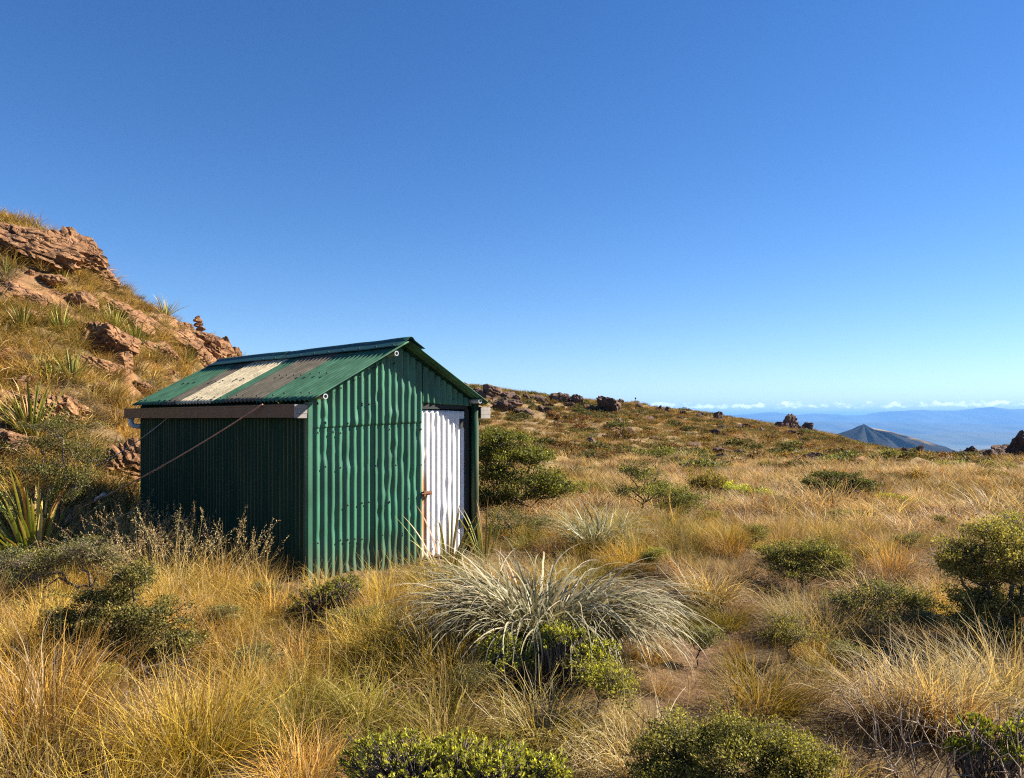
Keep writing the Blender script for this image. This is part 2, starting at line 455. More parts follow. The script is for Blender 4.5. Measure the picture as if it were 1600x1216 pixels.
# right hand ridge: (column, row, depth) of its crest line
_r = [crest(*c) for c in ((300, 604, 95), (600, 606, 95), (740, 608, 95), (800, 613, 96), (860, 622, 100), (960, 631, 108), (1060, 644, 114),
                          (1120, 652, 117), (1180, 661, 118), (1250, 672, 112), (1330, 689, 100), (1400, 703, 86), (1460, 707, 70),
                          (1600, 709, 56), (1900, 706, 50))]
R_TH = np.array([-math.pi, -1.2] + [c[0] for c in _r] + [1.3, math.pi])
R_R = np.array([70, 80] + [c[1] for c in _r] + [55, 70.0])
R_Z = np.array([-1.0, 1.0] + [c[2] for c in _r] + [-1.0, -1.0])
R_F = np.minimum(44.0, R_R * 0.66)
# left hand rocky spur: crest and foot
_l = [(crest(px, py, Y), Yf) for px, py, Y, Yf in (
    (-900, 190, 18, 7.5), (-300, 250, 21, 8.3), (0, 340, 22, 9.0), (60, 360, 22, 9.2), (120, 392, 22.4, 9.5), (150, 425, 22.6, 9.7), (190, 455, 23, 10.2),
    (270, 497, 24, 12.5), (330, 538, 25.5, 14.5), (375, 563, 26.5, 16.5), (450, 596, 28, 19.5), (560, 632, 30, 23.5), (650, 660, 32, 28), (720, 720, 35, 33))]
L_TH = np.array([-math.pi, -1.9] + [c[0][0] for c in _l] + [0.3, math.pi])
L_R = np.array([25, 25] + [c[0][1] for c in _l] + [40.0, 40.0])
L_Z = np.array([-3, -2] + [c[0][2] for c in _l] + [-4.0, -4.0])
L_F = np.array([12, 12] + [yf * math.sqrt(1 + ((c[0] and math.tan(c[0])) ** 2)) for c, yf in _l] + [38.0, 38.0])

PATH = np.array([(0.55, 2.2), (0.78, 3.3), (1.02, 4.4), (1.35, 5.4), (1.72, 6.2), (1.62, 6.9), (1.15, 7.7), (0.55, 8.2), (0.05, 8.35)])


def path_dist(x, y):
    d = np.full(np.shape(x), 1e9)
    for i in range(len(PATH) - 1):
        a, b = PATH[i], PATH[i + 1]
        ab = b - a
        t = np.clip(((x - a[0]) * ab[0] + (y - a[1]) * ab[1]) / (ab @ ab), 0, 1)
        d = np.minimum(d, np.hypot(x - a[0] - t * ab[0], y - a[1] - t * ab[1]))
    return d


def left_part(x, y):
    """0 on the plain, 1 well up the left spur"""
    th = np.arctan2(x, y); r = np.hypot(x, y)
    rc = np.interp(th, L_TH, L_R); rf = np.interp(th, L_TH, L_F)
    return np.clip((r - rf) / (rc - rf), 0, 3)


def height(x, y):
    x = np.asarray(x, float); y = np.asarray(y, float)
    th = np.arctan2(x, y); r = np.hypot(x, y)
    base = -0.018 * np.clip(r - 8.0, 0, 60) - 0.05 * np.clip((4.5 - r) / 3.0, 0, 1)
    hum = (fbm(x * 0.55, y * 0.55, octv=3, seed=3) * 0.10 + vnoise(x * 1.15, y * 1.15, seed=13) * 0.06) * smooth((r - 1.0) / 3.0) * np.clip(1 + (r - 10) / 30, 1, 3)
    hx, hy = x - HUT_C[0], y - HUT_C[1]
    flat = smooth((np.hypot(hx, hy) - 2.6) / 1.6)
    base = base + hum * flat
    rc = np.interp(th, R_TH, R_R); zc = np.interp(th, R_TH, R_Z); rf = np.interp(th, R_TH, R_F)
    t = np.clip((r - rf) / (rc - rf), 0, 1)
    right = base + (zc - base) * (0.55 * smooth(t) + 0.45 * t) + fbm(x * 0.09, y * 0.09, octv=4, seed=21) * 0.55 * smooth(t * 2.5)
    drop = np.clip(r - rc, 0, None)
    right = right - 0.22 * drop - 0.0009 * np.clip(drop, 0, 420) ** 2
    lrc = np.interp(th, L_TH, L_R); lzc = np.interp(th, L_TH, L_Z); lrf = np.interp(th, L_TH, L_F)
    t = np.clip((r - lrf) / (lrc - lrf), 0, 1)
    rough = fbm(x * 0.5, y * 0.5, octv=5, seed=41, gain=0.55)
    ridge = 1 - np.abs(vnoise(x * 0.42 + y * 0.3, y * 0.55 - x * 0.15, seed=77))
    left = base + (lzc - base) * (0.8 * t + 0.2 * t * t) + (rough * 0.16 + (ridge - 0.6) * 0.35) * smooth(t * 3.0) * np.clip(1.4 - t, 0.25, 1)
    left = left - 0.1 * np.clip(r - lrc, 0, None)
    z = np.maximum(right, np.where(t > 0, left, right))
    z = z - 0.05 * np.exp(-(path_dist(x, y) / 0.22) ** 2)
    return np.maximum(z, -503.0)


HUT_U = np.array([0.696, 0.718]); HUT_V = np.array([-0.718, 0.696])
HUT_N = np.array([-1.98, 7.5])
HUT_W, HUT_L = 2.19, 4.30
HUT_C = HUT_N + HUT_U * HUT_W / 2 + HUT_V * HUT_L / 2


def hut_uv(x, y):
    dx, dy = x - HUT_N[0], y - HUT_N[1]
    return dx * HUT_U[0] + dy * HUT_U[1], dx * HUT_V[0] + dy * HUT_V[1]


def at(px, py, Y):
    return np.array([(px - 800.0) / FPX * Y, Y, EYE + (HZ - py) / FPX * Y])


def ground(px, py, ymax=400.0):
    """where the line of sight through a pixel meets the terrain"""
    Y = np.concatenate([np.arange(1.2, 30, 0.03), np.arange(30, ymax, 0.25)])
    X = (px - 800.0) / FPX * Y
    Z = EYE + (HZ - py) / FPX * Y
    below = np.nonzero(Z <= height(X, Y))[0]
    i = below[0] if len(below) else len(Y) - 1
    return np.array([X[i], Y[i], float(height(X[i], Y[i]))])


def onground(x, y, dz=0.0):
    return (float(x), float(y), float(height(x, y)) + dz)


def bare_mask(x, y):
    """where rock and soil show through on the left spur (1 = bare)"""
    t = left_part(x, y)
    n_ = fbm(x * 0.34 + 0.25 * y, y * 0.5, octv=4, seed=91)
    k = smooth((n_ - 0.36) / 0.35) * smooth(t * 6)
    k = np.maximum(k, smooth((t - 0.86) / 0.12) * smooth((n_ + 0.1) / 0.4) * (t < 1.6))
    return k


def build_terrain():
    th = np.radians(np.concatenate([np.arange(-180, -55, 5.0), np.arange(-55, 50, 0.36), np.arange(50, 180.1, 5.0)]))
    rr = [0.3]
    while rr[-1] < 2600:
        r = rr[-1]
        rr.append(r + (0.25 if r < 1.5 else 0.085 if r < 12 else 0.013 * r if r < 45 else 0.022 * r if r < 140 else 0.14 * r))
    rr = np.array(rr)
    R, T = np.meshgrid(rr, th, indexing='ij')
    X, Y = R * np.sin(T), R * np.cos(T)
    Z = height(X, Y)
    fine = fbm(X * 2.3, Y * 2.3, octv=4, seed=5) * 0.022 * np.clip(R / 6, 0.5, 3) * (R < 150)
    lp = smooth(left_part(X, Y) * 5) * (left_part(X, Y) < 1.5)
    fine = fine + lp * bare_mask(X, Y) * (np.abs(fbm(X * 1.7, Y * 1.7, octv=4, seed=6)) * 0.22 - 0.05)
    Z = Z + fine
    nr, nt = R.shape
    i = np.arange(nr - 1)[:, None] * nt; j = np.arange(nt - 1)[None, :]
    Q = np.stack([i + j, i + nt + j, i + nt + j + 1, i + j + 1], -1).reshape(-1, 4)
    C = np.zeros((nr * nt, 3))
    C[:, 0] = bare_mask(X, Y).ravel()
    C[:, 1] = np.exp(-(path_dist(X, Y) / 0.22) ** 2).ravel()
    C[:, 2] = smooth((R.ravel() - 9) / 22)
    me = mesh_np('terrain', np.stack([X, Y, Z], -1).reshape(-1, 3), Q, C)
    m, n, l = newmat('tussock_country_ground')
    out = n.new('ShaderNodeOutputMaterial')
    p = n.new('ShaderNodeBsdfPrincipled'); p.inputs['Roughness'].default_value = 0.95; p.inputs['Specular IOR Level'].default_value = 0.1
    at_ = n.new('ShaderNodeAttribute'); at_.attribute_name = 'Col'
    sp = n.new('ShaderNodeSeparateColor'); l.new(at_.outputs['Color'], sp.inputs[0])
    geo = n.new('ShaderNodeNewGeometry')

    def ramp(scale, stops, detail=8):
        no = n.new('ShaderNodeTexNoise'); no.inputs['Scale'].default_value = scale; no.inputs['Detail'].default_value = detail
        no.inputs['Roughness'].default_value = 0.68
        l.new(geo.outputs['Position'], no.inputs['Vector'])
        rp = n.new('ShaderNodeValToRGB')
        for i_, (pos, c) in enumerate(stops):
            e = rp.color_ramp.elements[i_] if i_ < 2 else rp.color_ramp.elements.new(pos)
            e.position = pos; e.color = (*c, 1)
        l.new(no.outputs['Fac'], rp.inputs['Fac'])
        return rp.outputs['Color'], no

    litter, _ = ramp(9.0, [(0.3, (0.075, 0.05, 0.025)), (0.55, (0.17, 0.115, 0.055)), (0.8, (0.27, 0.19, 0.095))])
    straw, _ = ramp(0.9, [(0.3, (0.10, 0.075, 0.032)), (0.5, (0.24, 0.165, 0.082)), (0.75, (0.33, 0.23, 0.125))], 10)
    rock, rn = ramp(2.1, ROCK_STOPS)
    soil, _ = ramp(16.0, [(0.3, (0.05, 0.028, 0.018)), (0.52, (0.15, 0.085, 0.045)), (0.75, (0.33, 0.22, 0.12))])

    def mixc(f, a, b):
        mx = n.new('ShaderNodeMixRGB'); l.new(f, mx.inputs['Fac']); l.new(a, mx.inputs['Color1']); l.new(b, mx.inputs['Color2'])
        return mx.outputs[0]
    c = mixc(sp.outputs[2], litter, straw)
    c = mixc(sp.outputs[0], c, rock)
    c = mixc(sp.outputs[1], c, soil)
    l.new(c, p.inputs['Base Color'])
    bn = n.new('ShaderNodeTexNoise'); bn.inputs['Scale'].default_value = 5.0; bn.inputs['Detail'].default_value = 10.0; bn.inputs['Roughness'].default_value = 0.7
    l.new(geo.outputs['Position'], bn.inputs['Vector'])
    b = n.new('ShaderNodeBump'); b.inputs['Strength'].default_value = 0.8; b.inputs['Distance'].default_value = 0.1
    l.new(bn.outputs['Fac'], b.inputs['Height']); l.new(b.outputs[0], p.inputs['Normal'])
    l.new(p.outputs[0], out.inputs['Surface'])
    link('ground', me, m, kind='structure', label='grassy saddle rising to a rocky spur and a far ridge')


build_terrain()


# ------------------------------------------------------------------ far country: valley, cone hill, ranges, haze
def far_mat(name, a, b, scale, third=None):
    return rough_mat(name, [(0.35, a), (0.55, b)] + ([(0.66, third)] if third else []), scale, bump=0.0, bscale=0.01, detail=6.0)


def build_far():
    # valley floor, one sheet to beyond the last range
    n = 60
    gx = np.linspace(-60000, 60000, n); gy = np.linspace(-40000, 62000, n)
    X, Y = np.meshgrid(gx, gy, indexing='ij')
    i = np.arange(n - 1)[:, None] * n; j = np.arange(n - 1)[None, :]
    Q = np.stack([i + j, i + n + j, i + n + j + 1, i + j + 1], -1).reshape(-1, 4)
    V = np.stack([X, Y, np.full_like(X, -500.0)], -1).reshape(-1, 3)
    link('valley', mesh_np('valley', V, Q), far_mat('valley_floor', (0.035, 0.06, 0.03), (0.11, 0.11, 0.07), 0.0007, (0.36, 0.33, 0.27)),
         kind='structure', label='wide hazy valley floor far below the ridge')

    # the cone shaped hill beyond the saddle
    D = 4200.0
    top = at(1350, 659, D)
    rs = np.linspace(0, 1, 44); ts = np.linspace(0, 2 * math.pi, 120, endpoint=False)
    Rg, Tg = np.meshgrid(rs, ts, indexing='ij')
    H = top[2] + 505.0
    base_r = 1400 + 20 * np.cos(Tg) + 120 * np.cos(3 * Tg + 1)
    x = np.cos(Tg) * Rg * base_r; y = np.sin(Tg) * Rg * base_r
    prof = 1 - (0.62 * Rg ** 0.92 + 0.38 * smooth(Rg))
    gul = np.abs(fbm(np.cos(Tg) * 3.1, np.sin(Tg) * 3.1, Rg * 1.5, octv=4, seed=60)) * 150 * Rg * (1 - Rg) * 2.2
    z = prof * H - gul + fbm(x * 0.012, y * 0.012, octv=4, seed=61) * 9 * smooth(Rg * 8)
    z = z + 14 * np.exp(-((x + 10) / 30) ** 2 - ((y) / 60) ** 2) - 10 * np.exp(-(x / 90) ** 2 - (y / 90) ** 2)
    nr, nt = Rg.shape
    i = np.arange(nr - 1)[:, None] * nt; j = np.arange(nt)[None, :]; k = (j + 1) % nt
    Q = np.stack([i + j, i + nt + j, i + nt + k, i + k], -1).reshape(-1, 4)
    V = np.stack([x + top[0], y + D, z - 505.0 - 16], -1).reshape(-1, 3)
    # scrub cover, haze painted in by greying its colour; dry grass on the sunny shoulder
    g = smooth((x - 5) / 40) * (1 - smooth((x - 190) / 120)) * smooth((y + 0.62 * x + 30 + 40 * fbm(x * 0.02, y * 0.02, octv=3, seed=9)) / 30)
    nz = fbm(x * 0.01, y * 0.01, octv=4, seed=8).ravel()[:, None] * 0.35
    C = (np.array([0.028, 0.030, 0.030]) * (1 + nz)) * (1 - g.ravel()[:, None]) + (np.array([0.26, 0.19, 0.10]) * (1 + nz)) * g.ravel()[:, None]
    m, nn, l = newmat('scrub_covered_hill')
    o_ = nn.new('ShaderNodeOutputMaterial'); p = nn.new('ShaderNodeBsdfPrincipled'); p.inputs['Roughness'].default_value = 1.0
    p.inputs['Specular IOR Level'].default_value = 0.0
    a = nn.new('ShaderNodeAttribute'); a.attribute_name = 'Col'
    l.new(a.outputs['Color'], p.inputs['Base Color']); l.new(p.outputs[0], o_.inputs['Surface'])
    link('hill', mesh_np('hill', V, Q, np.clip(C, 0.01, 1)), m, kind='structure', label='cone shaped dark hill with a pale grassy shoulder beyond the saddle')

    # ranges: each a ridged sheet with real depth
    def rangeset(name, D, depth, pts, seed, mat, label, jag):
        px = np.linspace(-1500, 3100, 520)
        top_row = np.interp(px, [p_[0] for p_ in pts], [p_[1] for p_ in pts])
        zt = EYE + (HZ - top_row) / FPX * D + fbm(px * 0.018, px * 0, octv=5, seed=seed, gain=0.55) * jag
        s = np.linspace(-1, 1, 25)
        P, S = np.meshgrid(px, s, indexing='ij')
        Zt = np.repeat(zt[:, None], len(s), 1)
        Yd = D + S * depth + fbm(P * 0.03, S * 2, octv=3, seed=seed + 3) * depth * 0.12
        Xd = (P - 800.0) / FPX * D
        shape = 1 - np.abs(S) ** 1.15
        Z = -506 + (Zt + 506) * shape
        Z = Z + fbm(P * 0.05, S * 3.0, octv=4, seed=seed + 5) * jag * 1.2 * (1 - shape) * shape * 4
        a_, b_ = P.shape
        i = np.arange(a_ - 1)[:, None] * b_; j = np.arange(b_ - 1)[None, :]
        Q = np.stack([i + j, i + b_ + j, i + b_ + j + 1, i + j + 1], -1).reshape(-1, 4)
        link(name, mesh_np(name, np.stack([Xd, Yd, Z], -1).reshape(-1, 3), Q), mat, kind='structure', label=label)

    fm = far_mat('bush_covered_range', (0.03, 0.05, 0.03), (0.07, 0.08, 0.05), 0.0012)
    rangeset('mountain_range', 33000, 5200, [(-1500, 641), (0, 645), (700, 650), (1000, 647), (1120, 650), (1190, 645), (1215, 644), (1235, 649), (1265, 647), (1330, 648),
             (1360, 648), (1385, 642), (1440, 640), (1500, 641), (1540, 636), (1575, 640), (1610, 639), (1800, 638), (2300, 645), (3100, 640)], 301, fm,
             'long blue mountain range on the horizon', 22)
    rangeset('hills', 23000, 2600, [(-1500, 655), (700, 662), (1100, 655), (1160, 655), (1230, 658), (1330, 660), (1450, 661), (1600, 664), (2200, 658), (3100, 664)], 320, fm,
             'lower blue foothills before the mountain range', 26)
    rangeset('hills', 16500, 1500, [(-1500, 672), (700, 676), (1150, 669), (1300, 674), (1400, 679), (1520, 676), (1600, 674), (2200, 676), (3100, 674)], 340, fm,
             'nearest line of low blue hills in the valley', 16)


build_far()


def build_haze():
    b = MB(); b.box((-64000, -44000, -504.5), (64000, 66000, 585.0))
    m = bpy.data.materials.new('blue_air'); m.use_nodes = True
    nt = m.node_tree; nt.nodes.clear()
    o = nt.nodes.new('ShaderNodeOutputMaterial')
    v = nt.nodes.new('ShaderNodeVolumePrincipled')
    v.inputs['Color'].default_value = (0.17, 0.46, 1.0, 1)
    v.inputs['Density'].default_value = 3.7e-5
    v.inputs['Anisotropy'].default_value = 0.0
    for a_ in ('Density Attribute', 'Color Attribute', 'Temperature Attribute'): v.inputs[a_].default_value = ''
    m.cycles.homogeneous_volume = True
    nt.links.new(v.outputs[0], o.inputs['Volume'])
    link('haze', b.mesh('haze', False), m, kind='stuff', label='thin blue air between the ridge and the mountains', cat='haze')


build_haze()


# ------------------------------------------------------------------ the hut
def corrugated(u0, u1, lo, hi, P, pitch=0.0865, amp=0.013, rows=10, phase=0.0, dents=(), stain=None):
    """grid of a corrugated sheet; P(u, s, d) -> 3D point for across u, along s in 0..1 between lo(u), hi(u), offset d"""
    nu = max(6, int(round((u1 - u0) / pitch * 8)))
    us = np.linspace(u0, u1, nu + 1); ss = np.linspace(0, 1, rows + 1)
    U, S = np.meshgrid(us, ss, indexing='ij')
    a = lo(U) + (hi(U) - lo(U)) * S
    ph = 2 * math.pi * U / pitch + phase
    d = amp * np.cos(ph)
    for (du, ds, sg, am) in dents:
        d = d + am * np.exp(-((U - du) ** 2 + (a - ds) ** 2) / (2 * sg * sg))
    V = P(U, a, d)
    crest_ = (np.cos(ph) + 1) / 2
    n1, n2 = U.shape
    i = np.arange(n1 - 1)[:, None] * n2; j = np.arange(n2 - 1)[None, :]
    Q = np.stack([i + j, i + n2 + j, i + n2 + j + 1, i + j + 1], -1).reshape(-1, 4)
    C = np.zeros((n1 * n2, 3)); C[:, 0] = crest_.ravel()
    if stain is not None:
        C[:, 1] = stain(U, a).ravel()
    return V.reshape(-1, 3), Q, C


def put_sheet(name, parent, mat, *a, thick=0.0015, **k):
    V, Q, C = corrugated(*a, **k)
    o = link(name, mesh_np(name, V, Q, C), mat, parent)
    md = o.modifiers.new('thickness', 'SOLIDIFY'); md.thickness = thick; md.offset = 0
    return o


def build_hut():
    W, L = HUT_W, HUT_L
    pitch = math.atan2(0.60, W / 2)
    tp = math.tan(pitch)
    ZE = 1.80                                              # wall height at the eaves
    rz = math.atan2(HUT_U[1], HUT_U[0])
    hut = thing('corrugated_iron_hut', 'small green corrugated iron hut with gabled roof and white door', 'hut', (HUT_N[0], HUT_N[1], 0.0), rz)
    gable = lambda x: ZE + tp * np.minimum(x, W - x) - 0.035
    c = lambda v: (lambda u: np.full_like(u, v, dtype=float))
    rg = random.Random(5)

    def dents(u0, u1, z0, z1, n):
        return [(rg.uniform(u0, u1), rg.uniform(z0, z1), rg.uniform(0.02, 0.065), rg.choice((-1, -1, 1)) * rg.uniform(0.004, 0.016)) for _ in range(n)]

    front = lambda off: (lambda u, z, d: np.stack([u, -d - off, z], -1))
    seam = lambda u: 1.495 + 0.036 * u
    put_sheet('wall_sheet', hut, M_GREEN, 0.0, 0.80, c(-0.25), lambda u: seam(u) + 0.03, front(0.0), rows=44, dents=dents(0.05, 0.75, 0.1, 1.4, 16))
    put_sheet('wall_sheet', hut, M_GREEN, 0.765, 1.395, c(-0.25), lambda u: seam(u) + 0.03, front(0.012), rows=44, phase=0.5, dents=dents(0.8, 1.38, 0.1, 1.45, 24))
    put_sheet('wall_sheet', hut, M_GREEN, 0.0, 0.80, seam, gable, front(0.008), rows=24, dents=dents(0.05, 0.75, 1.52, 1.9, 7))
    put_sheet('wall_sheet', hut, M_GREEN, 0.765, 1.42, lambda u: np.where(u < 1.392, seam(u), 1.765), gable, front(0.018), rows=26, phase=0.5, dents=dents(0.8, 1.4, 1.55, 2.2, 10))
    put_sheet('wall_sheet', hut, M_GREEN, 1.40, W, lambda u: 1.765 - 0.035 * (u - 1.4), gable, front(0.026), rows=18, phase=0.2, dents=dents(1.45, 2.1, 1.8, 2.0, 5))
    # side walls, back wall
    for k in range(6):
        y0 = k * L / 6.0 - (0.02 if k else 0); y1 = (k + 1) * L / 6.0 + 0.02 * (k < 5)
        off = 0.005 * (k % 2)
        put_sheet('wall_sheet', hut, M_GREENSHADE, y0, y1, c(-0.25), c(ZE - 0.05), lambda u, z, d, o_=off: np.stack([-d - o_ - 0.006, u, z], -1), rows=10, phase=0.6 * k,
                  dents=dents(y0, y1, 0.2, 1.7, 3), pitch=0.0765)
        put_sheet('wall_sheet', hut, M_GREENSHADE, y0, y1, c(-0.25), c(ZE - 0.05), lambda u, z, d, o_=off: np.stack([W + d + o_ + 0.006, u, z], -1), rows=6, phase=0.6 * k, pitch=0.0765)
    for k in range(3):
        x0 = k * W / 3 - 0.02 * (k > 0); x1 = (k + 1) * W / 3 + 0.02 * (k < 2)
        put_sheet('wall_sheet', hut, M_GREENSHADE, x0, x1, c(-0.25), gable, lambda u, z, d, o_=0.005 * (k % 2): np.stack([u, L + d + o_, z], -1), rows=10, phase=0.4 * k)
    # door opening: frame, door with hinges and a rusty bolt
    b = MB(); b.box((1.392, -0.012, 1.700), (2.085, 0.06, 1.772)); b.box((1.392, 0.035, -0.2), (1.425, 0.075, 1.699)); b.box((2.052, -0.012, -0.2), (2.108, 0.07, 1.699))
    link('door_frame', b.mesh('door_frame', False), M_DARKWOOD, hut)
    stain = lambda u, a: np.clip(np.exp(-((u - 1.435) / 0.055) ** 2) * smooth((1.35 - a) / 0.7) * 3.0, 0, 2.2) + 0.25 * smooth((0.4 - a) / 0.4)
    V, Q, C = corrugated(1.402, 2.048, c(0.03), lambda u: 1.692 - 0.02 * (u - 1.4), lambda u, z, d: np.stack([u, 0.012 - d, z], -1), rows=40, phase=0.9, amp=0.009, pitch=0.079,
                         dents=dents(1.42, 2.02, 0.2, 1.6, 5), stain=stain)
    door = link('door', mesh_np('door', V, Q, C), M_DOOR, hut)
    md = door.modifiers.new('thickness', 'SOLIDIFY'); md.thickness = 0.002
    b = MB(); b.box((1.385, -0.040, 0.745), (1.525, -0.014, 0.785)); b.box((1.40, -0.055, 0.735), (1.425, -0.038, 0.795)); b.tube([(1.37, -0.05, 0.765), (1.50, -0.05, 0.765)], 0.008, 8)
    link('bolt', b.mesh('bolt', False), M_RUST, door)
    for z in (1.54, 0.38):
        b = MB(); b.box((1.975, -0.012, z - 0.05), (2.060, 0.0, z + 0.05)); b.tube([(2.055, -0.016, z - 0.06), (2.055, -0.016, z + 0.06)], 0.009, 8)
        link('hinge', b.mesh('hinge', False), M_DARKWOOD, door)
    # corner post beside the door, flashing on the near corner
    b = MB(); b.tube([(2.165, -0.055, -0.2), (2.165, -0.055, 1.775)], 0.043, 14)
    link('corner_post', b.mesh('corner_post'), M_GREENSHADE, hut)
    b = MB(); b.box((-0.024, -0.026, -0.25), (-0.018, 0.045, 1.755)); b.box((-0.0178, -0.026, -0.25), (0.022, -0.0205, 1.755))
    link('corner_flashing', b.mesh('corner_flashing', False), M_GREEN, hut)

    # roof: sheets of different ages, laid ridge to eave
    ov = 0.075
    slope_len = (W / 2 + ov) / math.cos(pitch)
    cs, sn = math.cos(pitch), math.sin(pitch)
    oy, ey = -0.195, L + 0.11

    def left_roof(off):
        def P(u, s, d):
            x = -ov + s * cs; z = ZE - ov * tp + s * sn
            return np.stack([x - (d + off) * sn, u + 0 * x, z + (d + off) * cs], -1)
        return P

    def right_roof(off):
        def P(u, s, d):
            x = W + ov - s * cs; z = ZE - ov * tp + s * sn
            return np.stack([x + (d + off) * sn, u + 0 * x, z + (d + off) * cs], -1)
        return P
    strips = [(oy, 0.92, M_ROOFGREEN, None), (0.90, 1.71, M_ROOFGREY, 'weathered grey brown roof sheet'), (1.69, 2.00, M_ROOFGREEN, None), (1.985, 2.93, M_ROOFCREAM, 'cream coloured roof sheet'),
              (2.91, 3.36, M_ROOFGREY, 'weathered grey brown roof sheet'), (3.34, ey, M_ROOFGREEN, None)]
    for k, (y0, y1, m_, lab) in enumerate(strips):
        o = put_sheet('roof_sheet', hut, m_, y0, y1, c(0.0 + 0.006 * (k % 3)), c(slope_len - 0.01), left_roof(0.012 + 0.006 * (k % 2)), rows=14, phase=0.5 * k, thick=0.002,
                      pitch=0.0865, dents=[(rg.uniform(y0, y1), rg.uniform(0.05, slope_len), 0.03, -0.004) for _ in range(6)])
        if lab: o['label'] = lab
        put_sheet('roof_sheet', hut, M_ROOFGREEN if k != 1 else M_ROOFGREY, y0, y1, c(0.0 + 0.006 * (k % 3)), c(slope_len - 0.01), right_roof(0.012 + 0.006 * (k % 2)), rows=8, phase=0.5 * k, thick=0.002)
    # ridge cap: folded wings with a rolled top, in two lengths
    zr = ZE + tp * W / 2
    for (ya, yb, lift) in ((oy - 0.02, 2.35, 0.0), (2.27, ey - 0.12, 0.006)):
        prof = []
        wing = 0.19
        for t in np.linspace(-1, 1, 17):
            x = t * wing
            zz = zr + 0.050 - abs(x) * tp + lift
            if abs(t) < 0.18:
                zz = zr + 0.050 - 0.18 * wing * tp + 0.030 * math.sqrt(max(0, 1 - (t / 0.18) ** 2)) + lift
            prof.append((W / 2 + x, zz))
        ys = np.linspace(ya, yb, 24)
        prof = np.array(prof)
        wob = fbm(ys * 1.3, ys * 0, octv=2, seed=4) * 0.006
        V = np.array([[(p_[0], y_, p_[1] + w_) for p_ in prof] for y_, w_ in zip(ys, wob)]).reshape(-1, 3)
        n2 = len(prof)
        i = np.arange(len(ys) - 1)[:, None] * n2; j = np.arange(n2 - 1)[None, :]
        Q = np.stack([i + j, i + j + 1, i + n2 + j + 1, i + n2 + j], -1).reshape(-1, 4)
        o = link('ridge_cap', mesh_np('ridge_cap', V, Q), M_RIDGE, hut)
        md = o.modifiers.new('thickness', 'SOLIDIFY'); md.thickness = 0.003
    # steel pipe purlins whose open ends stick out under the verge
    for x in (0.075, 0.93, W - 0.075 + 0.02):
        z = ZE + tp * min(x, W - x) - 0.035
        yy = np.array([oy + 0.02, oy + 0.32])
        th = np.linspace(0, 2 * math.pi, 18, endpoint=False)
        V, Q = [], []
        for (r, y_) in ((0.027, yy[1]), (0.027, yy[0]), (0.017, yy[0]), (0.017, yy[1])):
            V += [(x + r * math.cos(t), y_, z + r * math.sin(t)) for t in th]
        for s_ in range(3):
            Q += [(s_ * 18 + q, s_ * 18 + (q + 1) % 18, (s_ + 1) * 18 + (q + 1) % 18, (s_ + 1) * 18 + q) for q in range(18)]
        link('purlin_pipe', mesh_np('purlin_pipe', V, np.array(Q), smooth_shade=False), M_GALV, hut)
    # gutters: folded channel on a deep board
    for side in (-1, 1):
        b = MB()
        g0, g1 = -0.160, -0.030
        zb, zt = 1.600, 1.728
        y0, y1 = (-0.005, 4.46) if side < 0 else (-0.10, 4.40)
        X = lambda v: v if side < 0 else W - v
        for lo, hi in (((g0, y0, zb), (g0 + 0.008, y1, zt)), ((g0 + 0.0081, y0, zb), (g1, y1, zb + 0.008)), ((g1 - 0.012, y0, zb + 0.0081), (g1, y1, zt + 0.004)),
                       ((g0 - 0.006, y0, zt - 0.014), (g0 - 0.0005, y1, zt + 0.003)), ((g0 + 0.0081, y1 - 0.006, zb + 0.0081), (g1 - 0.0121, y1, zt))):
            a_, b_ = sorted((X(lo[0]), X(hi[0])))
            b.box((a_, lo[1], lo[2]), (b_, hi[1], hi[2]))
        gut = link('gutter', b.mesh('gutter', False), M_GUTTER, hut)
        b = MB()
        for q in range(3):
            z0 = zb - 0.004 + q * 0.0445
            a_, b_ = sorted((X(g0 - 0.008), X(g1 + 0.012)))
            b.box((a_, y0 - 0.014 - 0.002 * (q % 2), z0), (b_, y0 - 0.001, z0 + 0.0425))
        link('end_cap', b.mesh('end_cap', False), M_GUTTEREND, gut)
        if side < 0:
            b = MB()
            b.tube([(-0.098, 4.375, 1.605), (-0.098, 4.375, 1.56), (-0.095, 4.373, 1.525), (-0.075, 4.368, 1.500), (-0.03, 4.345, 1.492), (0.06, 4.33, 1.490)], 0.036, 14)
            b.tube([(-0.098, 4.375, 1.60), (-0.098, 4.375, 1.575)], 0.043, 14)
            link('downpipe_elbow', b.mesh('downpipe_elbow'), M_PVC, gut)
    # lead headed nails and roof screws, too small to pick apart
    b = MB()

    def dome(p_, n_, r):
        p_ = np.array(p_); n_ = np.array(n_) / np.linalg.norm(n_)
        b.tube([p_ - n_ * 0.002, p_ + n_ * 0.004, p_ + n_ * 0.009], [r, r * 0.9, r * 0.35], 7)
    for _ in range(46):
        z = rg.choice((0.35, 0.72, 1.10, 1.46, 1.56, 1.75)) + rg.uniform(-0.02, 0.02)
        dome((round(rg.uniform(0.05, 1.36) / 0.0865) * 0.0865, -0.022, z), (0, -1, 0), 0.010)
    for _ in range(16):
        x = rg.uniform(0.3, 1.9); dome((x, -0.034, min(ZE + tp * min(x, W - x) - 0.09, 2.3) - rg.choice((0.0, 0.08))), (0, -1, 0), 0.009)
    link('wall_nails', b.mesh('wall_nails'), M_SCREW, hut, kind='stuff')
    b = MB()
